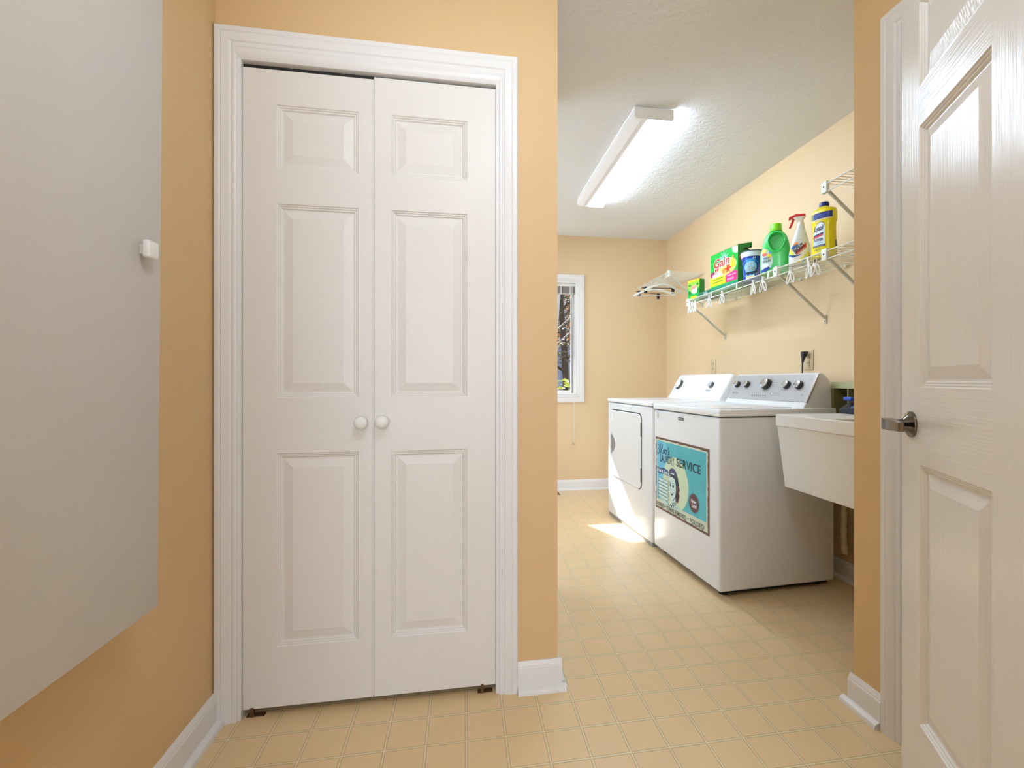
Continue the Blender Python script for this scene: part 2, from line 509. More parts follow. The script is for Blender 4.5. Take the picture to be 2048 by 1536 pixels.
# ---- baseboards with shoe moulding
BB = [(0, 0), (0.0135, 0), (0.0135, 0.074), (0.0125, 0.079), (0.010, 0.081), (0.010, 0.084), (0.006, 0.092), (0.003, 0.098), (0, 0.098)]
SH = [(0.0135, 0), (0.033, 0), (0.033, 0.006), (0.030, 0.013), (0.024, 0.017), (0.0135, 0.019)]
def baseboard(name, p0, p1, n, shoe=True, cut=0.0):
    p0, p1, n = Vector(p0), Vector(p1), Vector(n); d = (p1 - p0).normalized()
    mb = MB()
    for prof, c in ((BB, 0.0), (SH, cut)):
        if prof is SH and not shoe: continue
        a, b = p0 + d * 0, p1 + d * c
        vs = [a + n * u + Vector((0, 0, z)) for (u, z) in prof] + [b + n * u + Vector((0, 0, z)) for (u, z) in prof]
        m = len(prof)
        fs = [tuple(range(m)), tuple(range(m, 2 * m))[::-1]] + [(i, (i + 1) % m, m + (i + 1) % m, m + i) for i in range(m)]
        mb.add(vs, fs)
    return struct(name, mb, M_TRIM, smooth=25)
baseboard('baseboard_left', (XL, -2.3, 0), (XL, YC - 0.001, 0), (1, 0, 0))
baseboard('baseboard_closet', (0.178, YC, 0), (XCR + 0.014, YC, 0), (0, -1, 0), cut=0.012)
baseboard('baseboard_closet_side', (XCR, YC - 0.0, 0), (XCR, 2.36, 0), (1, 0, 0))
baseboard('baseboard_beside_door', (XR, 1.199, 0), (XR, YRE + 0.012, 0), (-1, 0, 0), cut=0.014)
baseboard('baseboard_back', (-1.2, YB, 0), (XW, YB, 0), (0, -1, 0))
baseboard('baseboard_right', (XW, YRE, 0), (XW, YB, 0), (-1, 0, 0))

# ------------------------------------------------------------------ panelled doors
DP = [(0.0, 0.0), (0.003, 0.0035), (0.0055, 0.003), (0.0085, 0.0065), (0.0115, 0.006), (0.015, 0.0105), (0.019, 0.0105), (0.046, 0.0030), (0.048, 0.0030)]
def door_leaf(x0, x1, z0, z1, panels, T=0.034, mode='front', dp=DP, two_sided=False):
    """front face at y=0 facing -y; panels: (px0, px1, pz0, pz1)"""
    mb = MB()
    xs = sorted(set([x0, x1] + [p[0] for p in panels] + [p[1] for p in panels]))
    zs = sorted(set([z0, z1] + [p[2] for p in panels] + [p[3] for p in panels]))
    def inpanel(x, z):
        for p in panels:
            if p[0] < x < p[1] and p[2] < z < p[3]: return True
        return False
    def side(y, s):
        for i in range(len(xs) - 1):
            for j in range(len(zs) - 1):
                xm, zm = (xs[i] + xs[i + 1]) / 2, (zs[j] + zs[j + 1]) / 2
                if inpanel(xm, zm): continue
                rail = any(p[0] < xm < p[1] for p in panels)
                mb.add([(xs[i], y, zs[j]), (xs[i + 1], y, zs[j]), (xs[i + 1], y, zs[j + 1]), (xs[i], y, zs[j + 1])], [(0, 1, 2, 3)], 1 if rail else 0)
        for (a, b, c, d) in panels:
            vs = []
            for (u, h) in dp: vs += [(a + u, y + s * h, c + u), (b - u, y + s * h, c + u), (b - u, y + s * h, d - u), (a + u, y + s * h, d - u)]
            fs = []
            for k in range(len(dp) - 1):
                for q in range(4): fs.append((k * 4 + q, k * 4 + (q + 1) % 4, (k + 1) * 4 + (q + 1) % 4, (k + 1) * 4 + q))
            m = (len(dp) - 1) * 4; fs.append((m, m + 1, m + 2, m + 3))
            mb.add(vs, fs, 0)
    side(0.0, 1)
    if two_sided: side(T, -1)
    else: mb.add([(x0, T, z0), (x1, T, z0), (x1, T, z1), (x0, T, z1)], [(0, 1, 2, 3)], 0)
    for a, b in (((x0, z0), (x1, z0)), ((x1, z0), (x1, z1)), ((x1, z1), (x0, z1)), ((x0, z1), (x0, z0))):
        mb.add([(a[0], 0, a[1]), (b[0], 0, b[1]), (b[0], T, b[1]), (a[0], T, a[1])], [(0, 1, 2, 3)], 0)
    return mb

YD = 1.548
k = YD / 1.53
pz = ((0.222, 0.821), (0.993, 1.594), (1.702, 1.900))
pz = tuple((1.045 + (a - 1.045) * k, 1.045 + (b - 1.045) * k) for a, b in pz)
def knob(parent, x, z):
    M = Matrix.Translation((x, 0, z)) @ Matrix.Rotation(R(90), 4, 'X')
    prof = [(0.010, 0.0), (0.009, 0.004), (0.0085, 0.010), (0.012, 0.014), (0.019, 0.018), (0.0215, 0.023), (0.0205, 0.029), (0.016, 0.0335), (0.009, 0.036), (0.002, 0.0368)]
    return MB().lathe(prof, 32, M=M).build('door_knob', M_PLW, parent, smooth=50)
root = thing('bifold_closet_door', (0, YD, 0), 'white two-leaf bifold closet door with six raised panels and two round knobs', 'closet door')
kx = k
mb = door_leaf(-0.6765, -0.2885, 0.026, 2.018, [(-0.573 * kx, -0.331 * kx, a, b) for a, b in pz])
lf = mb.build('door_leaf', [M_CV, M_CH], root, smooth=12)
knob(lf, -0.3235, 0.912)
mb = door_leaf(-0.2865, 0.1045, 0.026, 2.026, [(-0.231 * kx, 0.010 * kx, a, b) for a, b in pz])
lf = mb.build('door_leaf', [M_CV, M_CH], root, smooth=12)
knob(lf, -0.2595, 0.914)

# ---- open six-panel door on the right, hinged by the camera
TH = 0.493
LW = 0.91
u = Vector((math.sin(TH), math.cos(TH), 0))      # from hinge to latch edge
E = Vector((1.081, 0.992, 0))
hinge = E - u * LW
# local frame: x from the latch edge (0) back to the hinge (LW), front face looks at the camera side
ang = math.atan2(-u.y, -u.x)
root = thing('open_panel_door', E, 'open white six-panel door with embossed wood grain and a nickel lever', 'door', rz=ang)
P1 = (0.097, 0.373); P2 = (0.537, 0.813)
pans = [(a, b, c, d) for (a, b) in (P1, P2) for (c, d) in ((0.255, 0.853), (1.030, 1.630), (1.722, 1.918))]
mb = door_leaf(0, LW, 0.012, 2.034, pans, T=0.035, two_sided=True)
# the visible face must be the local side that points at the camera: flip y when needed
nl = Vector((-math.sin(ang), math.cos(ang), 0))   # local +y in world
toc = (Vector((0, 0, 0)) - E)
if toc.dot(nl) > 0:
    mb.v = [Vector((p.x, -p.y, p.z)) for p in mb.v]
    SY = 1.0
else: SY = -1.0
leaf = mb.build('door_leaf', [M_DV, M_DH], root, smooth=12)
# lever: rose on the visible face, blade running back along the door
mb = MB()
Mr = Matrix.Translation((0.058, 0, 0.942)) @ Matrix.Rotation(R(-90) * SY, 4, 'X')
mb.lathe([(0.031, 0.0), (0.031, 0.003), (0.0305, 0.005), (0.024, 0.0085), (0.0155, 0.016), (0.0125, 0.019), (0.012, 0.024)], 40, M=Mr)
mb.lathe([(0.0115, 0.020), (0.0115, 0.050)], 24, M=Mr)
rose = mb.build('lever_rose', M_CHROME, root, smooth=30)
mb = MB()
prof = [(-0.006, 0.034), (-0.013, 0.038), (-0.014, 0.050), (-0.012, 0.058), (0.004, 0.061), (0.05, 0.060), (0.088, 0.056), (0.091, 0.047), (0.05, 0.042), (0.016, 0.038), (0.010, 0.034)]
vs = []; n = len(prof)
hz = lambda x: 0.0135 - 0.003 * max(0, x) / 0.108
for s_ in (-1, 1):
    for (x, y) in prof: vs.append((0.058 + x, SY * y, 0.942 + s_ * hz(x)))
fs = [tuple(range(n)), tuple(range(n, 2 * n))[::-1]] + [(i, (i + 1) % n, n + (i + 1) % n, n + i) for i in range(n)]
mb.add(vs, fs)
lev = mb.build('lever_handle', M_CHROME, root, smooth=25)
bv = lev.modifiers.new('bevel', 'BEVEL'); bv.width = 0.0018; bv.segments = 2
mb = MB()
mb.box(-0.0012, 0.0, -SY * 0.006, -SY * 0.029, 0.915, 0.970)
mb.build('latch_plate', M_CHROME, root)
for z in (0.25, 1.05, 1.80):
    MB().tube([(LW + 0.006, SY * 0.004, z - 0.045), (LW + 0.006, SY * 0.004, z + 0.045)], 0.006, 12).build('hinge', M_CHROME, root)

# ------------------------------------------------------------------ ironing board cabinet on the left wall
root = thing('ironing_board_cabinet', (XL + 0.001, 0.90, 0.56), 'flat white wall-hung ironing board cabinet left of the closet', 'cabinet')
mb = MB(); tl = 0.0075
Msh = Matrix(((1, 0, tl, 0), (0, 1, 0, 0), (0, 0, 1, 0), (0, 0, 0, 1)))
M_CAB = mat('white_cabinet_laminate', (202, 195, 188), 0.42, spec=0.4, vary=(4, 0.02))
mb.box(0.0, 0.078, -0.185, 0.203, 0.004, 1.50, 0, 0.001)
mb.build('cabinet_box', M_CAB, root)
mb = MB(); mb.box(0.081, 0.099, -0.19, 0.207, 0.0, 1.50, 0, 0.0012, M=Msh)
dr = mb.build('cabinet_door', M_CAB, root)
mb = MB(); mb.box(0.0, 0.010, -0.008, 0.008, -0.010, 0.010, 0); mb.box(0.008, 0.022, -0.016, 0.016, -0.018, 0.018, 0, 0.004, 3)
mb.build('door_knob', M_PLW, dr, loc=(0.1045, 0.150, 0.752))

# ------------------------------------------------------------------ window
mb = casing_o(WX0, WX1, WZ0, WZ1, lambda x, z, h: (x, YB - h, z))
struct('trim_7', mb, M_TRIM, smooth=20)
root = bpy.data.objects.new('window_1', None); COL.objects.link(root); root.location = (WX0, YB, WZ0); root['kind'] = 'structure'
ww, wh = WX1 - WX0, WZ1 - WZ0
mb = MB()
for (a, b, c, d) in ((0, 0.022, 0, wh), (ww - 0.022, ww, 0, wh), (0.022, ww - 0.022, 0, 0.018), (0.022, ww - 0.022, wh - 0.018, wh)):
    mb.box(a, b, 0.0, 0.12, c, d)
mb.build('window_jamb', M_TRIM, root)
mb = MB()
for (a, b, c, d) in ((0.018, 0.050, 0.018, wh - 0.018), (ww - 0.050, ww - 0.018, 0.018, wh - 0.018), (0.05, ww - 0.05, 0.018, 0.052), (0.05, ww - 0.05, wh - 0.052, wh - 0.018)):
    mb.box(a, b, 0.060, 0.095, c, d, 0, 0.002)
mb.build('window_frame', M_TRIM, root)
mg = bpy.data.materials.new('window_glass'); mg.use_nodes = True
nt = mg.node_tree; nt.nodes.clear()
o_ = nt.nodes.new('ShaderNodeOutputMaterial'); mx = nt.nodes.new('ShaderNodeMixShader'); tr = nt.nodes.new('ShaderNodeBsdfTransparent'); gl = nt.nodes.new('ShaderNodeBsdfGlossy')
gl.inputs['Roughness'].default_value = 0.02; mx.inputs[0].default_value = 0.06
nt.links.new(tr.outputs[0], mx.inputs[1]); nt.links.new(gl.outputs[0], mx.inputs[2]); nt.links.new(mx.outputs[0], o_.inputs[0])
MB().box(ww - 0.046, ww - 0.030, 0.052, 0.062, 0.018, wh - 0.018).build('window_track', mat('grey_track', (132, 128, 124), 0.5), root)
MB().box(0.048, ww - 0.048, 0.075, 0.079, 0.05, wh - 0.05).build('window_pane', mg, root)
MB().box(-0.0, ww, -0.004, 0.06, 0.016, 0.026, 0, 0.003).build('window_sill', M_TRIM, root)

M_BLIND = mat('grey_blind_slat', (170, 164, 160), 0.45)
root = thing('window_blind', (WX0 + ww / 2, YB + 0.03, WZ1 - 0.02), 'raised grey mini blind stacked at the top of the window', 'blind')
MB().box(-ww / 2 + 0.022, ww / 2 - 0.022, -0.014, 0.014, -0.028, 0.0, 0, 0.002).build('head_rail', M_PLW, root)
mb = MB()
for i in range(11):
    z = -0.033 - i * 0.0052
    mb.box(-ww / 2 + 0.026, ww / 2 - 0.026, -0.012, 0.012, z - 0.0011, z + 0.0011, 0, 0)
mb.build('slat_stack', M_BLIND, root)
MB().box(-ww / 2 + 0.026, ww / 2 - 0.026, -0.013, 0.013, -0.102, -0.090, 0, 0.002).build('bottom_rail', M_BLIND, root)
for x in (ww / 2 - 0.16, ww / 2 - 0.07): MB().box(x - 0.004, x + 0.004, -0.017, -0.012, -0.105, -0.005).build('ladder_tape', M_PLW, root)
cd = [(ww / 2 - 0.055, -0.018, -0.02), (ww / 2 - 0.05, -0.03, -0.4), (ww / 2 - 0.048, -0.052, -0.95), (ww / 2 - 0.046, -0.052, -1.18), (ww / 2 - 0.047, -0.05, -1.52)]
mb = MB().tube(cd, 0.0016, 6); mb.tube([(p[0] + 0.005, p[1], p[2] - 0.001) for p in cd], 0.0016, 6)
mb.build('pull_cord', M_PLW, root)
for dx in (0, 0.012):
    MB().lathe([(0.003, 0.03), (0.006, 0.02), (0.008, 0.002), (0.006, 0.0)], 14).build('cord_tassel', mat('clear_tassel', (206, 184, 150), 0.3), root, loc=(ww / 2 - 0.050 + dx, -0.05, -1.55))

# floor register under the window
root = thing('floor_register', (0.82, 4.185, 0.0), 'small brown floor heating register below the window', 'vent')
mb = MB(); mb.box(-0.14, 0.053, -0.055, 0.055, 0.0, 0.004, 0, 0.001)
mb.build('register_frame', M_BROWN, root)
mb = MB()
for i in range(10): mb.box(-0.12 + i * 0.016, -0.111 + i * 0.016, -0.035, 0.035, 0.004, 0.0048)
mb.build('register_slots', M_GAP, root)

# ------------------------------------------------------------------ ceiling fluorescent fixture
root = thing('ceiling_light', (0.96, 2.825, CZ), 'long white fluorescent ceiling light with one lit tube', 'ceiling light')
HX, HY = 0.105, 0.605
mb = MB(); mb.box(-HX + 0.006, HX - 0.006, -HY + 0.012, HY - 0.012, -0.022, 0.0)
mb.build('fixture_pan', M_PLW, root)
for s_ in (-1, 1):
    mb = MB()
    y0, y1 = (s_ * HY - 0.008 * s_, s_ * HY)
    pr = [(-HX, -0.004), (HX, -0.004), (HX, -0.050), (HX - 0.006, -0.058), (-HX + 0.006, -0.058), (-HX, -0.050)]
    mb.prism(pr, min(y0, y1), max(y0, y1)).build('end_cap', M_PLW, root)
def lens_mat():
    m = bpy.data.materials.new('ribbed_acrylic_lens'); m.use_nodes = True
    nt = m.node_tree; b = nt.nodes['Principled BSDF']
    b.inputs['Base Color'].default_value = lin((236, 228, 222)); b.inputs['Roughness'].default_value = 0.35
    tc = nt.nodes.new('ShaderNodeTexCoord'); sp = nt.nodes.new('ShaderNodeSeparateXYZ'); nt.links.new(tc.outputs['Object'], sp.inputs[0])
    mr = nt.nodes.new('ShaderNodeMapRange'); mr.interpolation_type = 'SMOOTHERSTEP'
    mr.inputs['From Min'].default_value = -0.042; mr.inputs['From Max'].default_value = 0.04
    mr.inputs['To Min'].default_value = 0.16; mr.inputs['To Max'].default_value = FLUO
    nt.links.new(sp.outputs[0], mr.inputs['Value'])
    b.inputs['Emission Color'].default_value = (0.64, 0.79, 0.98, 1)
    nt.links.new(mr.outputs[0], b.inputs['Emission Strength'])
    return m
mb = MB()
pr = [(-HX + 0.001, -0.006), (-HX + 0.001, -0.040), (-HX + 0.010, -0.048), (-HX + 0.040, -0.053), (-HX + 0.043, -0.055), (-HX + 0.046, -0.0535), (0, -0.055), (HX - 0.04, -0.053), (HX - 0.010, -0.048), (HX - 0.001, -0.040), (HX - 0.001, -0.006)]
vs = []
for t in (-HY + 0.008, HY - 0.008): vs += [(a, t, b_) for a, b_ in pr]
n = len(pr); fs = [(i, i + 1, n + i + 1, n + i) for i in range(n - 1)]
mb.add(vs, fs); mb.build('light_lens', lens_mat(), root, smooth=40)

# ------------------------------------------------------------------ appliances
TA = R(3.5)
AO = Vector((1.205, 2.03, 0))
def appl(x, y): return AO + Vector((math.cos(TA), math.sin(TA), 0)) * x + Vector((-math.sin(TA), math.cos(TA), 0)) * y

def dial(parent, x, y, z, tilt, r, h, name, m_side, m_face, pointer=0.6):
    M = Matrix.Translation((x, y, z)) @ Matrix.Rotation(-tilt, 4, 'Y')
    mb = MB()
    mb.lathe([(r * 1.12, 0), (r * 1.1, h * 0.25), (r, h * 0.8), (r * 0.92, h), ], 32, 0, M)
    mb.lathe([(r * 0.93, h * 0.98), (r * 0.90, h * 1.12), (r * 0.80, h * 1.16)], 32, 1, M)
    c, s_ = math.cos(pointer), math.sin(pointer)
    mb.box(-r * 0.09, r * 0.09, r * 0.45, r * 0.80, h * 1.16, h * 1.19, 2, M=M @ Matrix.Rotation(pointer, 4, 'Z'))
    return mb.build(name, [m_side, m_face, M_INK], parent, smooth=35)

# washing machine
root = thing('washing_machine', AO, 'white top-load washing machine with a grey five-knob control panel', 'washing machine', rz=TA)
mb = MB(); mb.box(0.0, 0.66, 0.0, 0.675, 0.030, 0.868, 0, 0.014, 4)
mb.build('cabinet', M_ENAM, root, smooth=50)
mb = MB(); mb.box(0.012, 0.65, 0.012, 0.663, 0.868, 0.8725)
mb.build('lid_gap', M_GAP, root)
mb = MB(); mb.box(-0.004, 0.667, -0.004, 0.679, 0.8725, 0.908, 0, 0.008, 3)
mb.build('top_deck', M_ENAM2, root, smooth=50)
mb = MB(); mb.box(0.03, 0.45, 0.05, 0.625, 0.9075, 0.9125, 0, 0.002); mb.box(0.025, 0.035, 0.25, 0.43, 0.9075, 0.916, 0, 0.003)
mb.build('lid', M_ENAM2, root, smooth=50)
MB().box(0.035, 0.64, 0.03, 0.645, 0.012, 0.031).build('base_shade_block', M_GAP, root)  # black block added as the shade underneath the washer
for (x, y) in ((0.06, 0.06), (0.06, 0.615), (0.6, 0.06), (0.6, 0.615)):
    MB().lathe([(0.022, 0.0), (0.022, 0.012), (0.012, 0.014), (0.012, 0.04)], 16).build('levelling_foot', M_BLACK, root, loc=(x, y, 0))
# console: white housing, grey panel, side trims
pf = [(0.490, 0.906), (0.497, 0.922), (0.506, 0.932), (0.583, 1.080), (0.592, 1.088), (0.615, 1.080), (0.645, 1.052), (0.655, 1.02), (0.662, 0.906)]
mb = MB(); mb.prism(pf, 0.020, 0.668)
con = mb.build('control_console', M_ENAM, root, smooth=50)
bv = con.modifiers.new('bevel', 'BEVEL'); bv.width = 0.004; bv.segments = 3; bv.limit_method = 'ANGLE'; bv.angle_limit = R(50)
FP0 = Vector((0.503, 0, 0.9285)); FP1 = Vector((0.583, 0, 1.0805))
fd = (FP1 - FP0).normalized(); fn = Vector((-fd.z, 0, fd.x)); flen = (FP1 - FP0).length
tilt = math.atan2(-fn.x, fn.z)
place = lambda u_, v_, h: FP0 + Vector((0, u_, 0)) + fd * v_ + fn * h
# grey faceplate: rounded outline, slab with thickness
def slab(mb, pts, place, h0, h1, mi=0):
    n = len(pts); vs = [place(p[0], p[1], h0) for p in pts] + [place(p[0], p[1], h1) for p in pts]
    fs = [tuple(range(n)), tuple(range(n, 2 * n))[::-1]] + [(i, (i + 1) % n, n + (i + 1) % n, n + i) for i in range(n)]
    mb.add(vs, fs, mi)
def rrect(u0, v0, u1, v1, r, n=5):
    pts = []
    for (cx_, cy_, a0) in ((u1 - r, v0 + r, -90), (u1 - r, v1 - r, 0), (u0 + r, v1 - r, 90), (u0 + r, v0 + r, 180)):
        for i in range(n + 1):
            a = R(a0 + 90 * i / n); pts.append((cx_ + r * math.cos(a), cy_ + r * math.sin(a)))
    return pts
mb = MB(); slab(mb, rrect(0.028, 0.010, 0.664, flen - 0.002, 0.02), place, -0.002, 0.004)
A = Art(mb, place)
A.step = 0.0002
H0 = 21
A.text('MAYTAG', 0.592, 0.0, 0.63, 0.008, 2, H0) if False else None
def txt(body, uc, vc, w, h, mi, layer=H0, bold=0.0, art=None, **kw):
    # u runs leftwards in the picture (+y), so text is written with u decreasing
    (art or A).text(body, uc + w / 2, vc - h / 2, uc - w / 2, vc + h / 2, mi, layer, bold, **kw)
txt('MAYTAG', 0.603, 0.047, 0.050, 0.009, 2, bold=0.02)
txt('Commercial Technology', 0.603, 0.036, 0.05, 0.004, 1)
for i in range(7): A.rect(0.44 - i * 0.018, 0.031, 0.432 - i * 0.018, 0.036, 2, H0)
txt('SENSING   WASH   RINSE   SPIN   DONE', 0.38, 0.025, 0.13, 0.004, 1)
A.ell(0.283, 0.048, 0.010, 0.012, 1, H0); A.ell(0.283, 0.048, 0.004, 0.009, 3, H0 + 1)
txt('PowerWash', 0.245, 0.052, 0.05, 0.007, 1); txt('MAXIMUM CLEAN', 0.245, 0.041, 0.05, 0.004, 1)
txt('HE', 0.066, 0.049, 0.012, 0.007, 2); txt('SERIES', 0.066, 0.040, 0.02, 0.003, 1)
for (uc, nm) in ((0.61, 'TEMP'), (0.515, 'SOIL'), (0.205, 'FABRIC'), (0.105, 'OPTIONS')): txt(nm, uc, 0.076, 0.04, 0.005, 1)
txt('NORMAL', 0.295, 0.133, 0.04, 0.004, 1); txt('HEAVY DUTY', 0.29, 0.120, 0.045, 0.004, 1); txt('DELICATES', 0.29, 0.105, 0.045, 0.004, 1)
txt('RINSE & SPIN', 0.36, 0.143, 0.05, 0.004, 1); txt('OFF', 0.40, 0.075, 0.02, 0.004, 1); txt('WHITES', 0.36, 0.070, 0.03, 0.004, 1)
txt('START', 0.052, 0.140, 0.03, 0.004, 1); txt('DEEP WATER', 0.155, 0.130, 0.035, 0.004, 1); txt('EXTRA RINSE', 0.165, 0.113, 0.03, 0.004, 1)
pl = mb.build('control_panel', [M_SILVER, M_GREY, M_INK, M_WHITEP], con, smooth=30)
mb = MB(); mb.box(0.497, 0.655, 0.016, 0.0215, 0.915, 0.922)
for (a, b_) in ((0.014, 0.034),):
    pts = [(a, 0.006), (b_, 0.006), (b_, flen + 0.001), (a, flen + 0.001)]
    mb2 = MB(); slab(mb2, pts, place, -0.006, 0.0075)
    tr_ = mb2.build('console_end_trim', mat('satin_trim', (196, 192, 186), 0.3, metal=0.5), con, smooth=30)
    bv = tr_.modifiers.new('bevel', 'BEVEL'); bv.width = 0.004; bv.segments = 3
M_KS = mat('dark_knob_skirt', (40, 38, 38), 0.35)
M_KF = mat('silver_knob_face', (190, 188, 186), 0.25, metal=0.7)
for (uc, r) in ((0.610, 0.0190), (0.520, 0.0190), (0.352, 0.030), (0.195, 0.0215), (0.108, 0.0215)):
    p = place(uc, 0.103 if r < 0.03 else 0.106, 0.004)
    dial(pl, p.x, p.y, p.z, tilt, r, 0.020 if r < 0.025 else 0.026, 'control_knob', M_KS, M_KF, 0.35)
# badges on the front
fplace = lambda u_, v_, h: Vector((-h, u_, v_))
mb = MB(); slab(mb, [(0.326, 0.828), (0.382, 0.828), (0.382, 0.843), (0.326, 0.843)], fplace, 0, 0.0015)
A = Art(mb, fplace, 0.0002); txt('MAYTAG', 0.354, 0.8355, 0.046, 0.008, 1, 9, 0.02)
mb.build('brand_badge', [M_INK, M_WHITEP], root)
mb = MB(); A = Art(mb, fplace, 0.0004)
A.ell(0.622, 0.835, 0.011, 0.013, 0, 1); A.ell(0.622, 0.835, 0.0085, 0.0105, 1, 2); A.poly([(0.617, 0.826), (0.6225, 0.831), (0.629, 0.842), (0.6205, 0.838)], 0, 3)
A.star(0.622, 0.857, 0.003, 0.0015, 5, 0, 1); A.star(0.634, 0.852, 0.003, 0.0015, 5, 0, 1); A.star(0.610, 0.852, 0.003, 0.0015, 5, 0, 1)
txt('10', 0.622, 0.816, 0.012, 0.006, 0, 1, art=A)
mb.build('warranty_sticker', [M_INK, M_WHITEP], root)

# clothes dryer
root = thing('clothes_dryer', appl(0, 0.70), 'white front-load clothes dryer, partly in sunlight, left of the washer', 'clothes dryer', rz=TA)
mb = MB(); mb.box(0.0, 0.66, 0.0, 0.752, 0.022, 0.882, 0, 0.016, 4)
mb.build('cabinet', M_ENAM, root, smooth=50)
mb = MB(); mb.box(0.010, 0.65, 0.010, 0.742, 0.001, 0.022)
mb.build('toe_base', mat('grey_base', (150, 146, 138), 0.6), root)
MB().box(0.008, 0.65, 0.008, 0.744, 0.882, 0.8845).build('top_gap', M_GAP, root)
mb = MB(); mb.box(-0.004, 0.664, -0.004, 0.756, 0.8845, 0.912, 0, 0.008, 3)
mb.build('top_deck', M_ENAM2, root, smooth=50)
# door with a dark outline gap
mb = MB(); dpts = rrect(0.143, 0.325, 0.675, 0.832, 0.045, 8)
slab(mb, dpts, fplace, -0.004, 0.0012)
mb.build('door_gap', M_GAP, root)
mb = MB(); slab(mb, rrect(0.1475, 0.3285, 0.672, 0.8255, 0.042, 8), fplace, 0.0, 0.008)
dd_ = mb.build('dryer_door', M_ENAM, root, smooth=30)
bv = dd_.modifiers.new('bevel', 'BEVEL'); bv.width = 0.004; bv.segments = 3; bv.limit_method = 'ANGLE'; bv.angle_limit = R(60)
mb = MB(); A = Art(mb, fplace, 0.0003)
cup = [(0.655 - 0.075 * math.sin(math.pi * i / 12) ** 0.8, 0.495 + 0.150 * i / 12) for i in range(13)]
slab(mb, cup, fplace, 0.0075, 0.0088, 0)
mb.build('handle_recess', mat('recess_grey', (142, 136, 130), 0.5), dd_)
mb = MB(); mb.box(-0.019, -0.008, 0.655, 0.664, 0.485, 0.655, 0, 0.003, 3)
mb.build('handle_lip', M_ENAM2, dd_, smooth=50)
for z in (0.725, 0.425):
    MB().box(-0.0085, -0.001, 0.1425, 0.1485, z - 0.045, z + 0.045).build('hinge', mat('hinge_steel', (92, 90, 86), 0.4, metal=0.6), root)
mb = MB(); A = Art(mb, fplace, 0.0003)
for (a, b_) in ((0.645, 0.793), (0.632, 0.800), (0.640, 0.786), (0.626, 0.793)): A.star(a, b_, 0.005, 0.0025, 5, 0, 28)
A.ell(0.638, 0.774, 0.009, 0.010, 0, 28); A.ell(0.638, 0.752, 0.009, 0.009, 0, 28)
mb.build('door_sticker', [mat('pale_sticker', (244, 244, 244), 0.3)], dd_)
# console
pf = [(0.480, 0.911), (0.490, 0.917), (0.505, 0.936), (0.585, 1.075), (0.600, 1.094), (0.618, 1.092), (0.65, 1.05), (0.662, 0.911)]
FP0 = Vector((0.505, 0, 0.936)); FP1 = Vector((0.585, 0, 1.075))
mb = MB()
ys = [(0.040, 0.06), (0.048, 0.02), (0.062, 0.0), (0.69, 0.0), (0.715, 0.02), (0.728, 0.06)]
vs = []; fs = []; n = len(pf)
for (y, sh) in ys:
    for (x, z) in pf:
        zz = 0.911 + (z - 0.911) * (1 - sh * 1.2); vs.append((x + sh * 0.25, y, zz))
for i in range(len(ys) - 1):
    for q in range(n): fs.append((i * n + q, i * n + (q + 1) % n, (i + 1) * n + (q + 1) % n, (i + 1) * n + q))
fs.append(tuple(range(n))); fs.append(tuple((len(ys) - 1) * n + q for q in range(n)))
mb.add(vs, fs); con = mb.build('control_console', M_ENAM2, root, smooth=60)
fd = (FP1 - FP0).normalized(); fn = Vector((-fd.z, 0, fd.x)); tilt = math.atan2(-fn.x, fn.z); flen = (FP1 - FP0).length
dplace = (lambda F, d_, n_: (lambda u_, v_, h: F + Vector((0, u_, 0)) + d_ * v_ + n_ * h))(FP0, fd, fn)
mb = MB(); slab(mb, rrect(0.09, 0.02, 0.58, 0.062, 0.004), dplace, -0.002, 0.0012, 0)
A = Art(mb, dplace, 0.0003)
txt('Amana', 0.215, 0.052, 0.060, 0.014, 1, 6, 0.0, shear=0.3)
A.line([(0.25, 0.043), (0.185, 0.043)], 0.0012, 1, 6)
mb.build('lower_console_panel', [M_ENAM2, M_INK], con, smooth=30)
mb = MB(); A = Art(mb, dplace, 0.0003)
txt('7.0 cu. ft.', 0.19, 0.152, 0.055, 0.006, 0, 3)
mb.build('capacity_print', [mat('pale_grey_print', (176, 174, 172), 0.5)], con)
mb = MB(); A = Art(mb, dplace, 0.0003)
for i in range(16):
    a = 2 * math.pi * i / 16
    A.rect(0.632 + 0.075 * math.cos(a), 0.09 + 0.062 * math.sin(a), 0.614 + 0.075 * math.cos(a), 0.094 + 0.062 * math.sin(a), 0, 3)
mb.build('dial_markings', [mat('pale_grey_print', (176, 174, 172), 0.5)], con)
for (uc, r, nm) in ((0.630, 0.037, 'timer_dial'), (0.200, 0.0215, 'temperature_dial')):
    p = dplace(uc, 0.092, 0.0)
    dial(con, p.x, p.y, p.z, tilt, r, 0.018, nm, mat('mid_grey_skirt', (84, 82, 80), 0.4), M_PLW if r > 0.03 else mat('light_grey_face', (192, 190, 188), 0.4), 0.9)

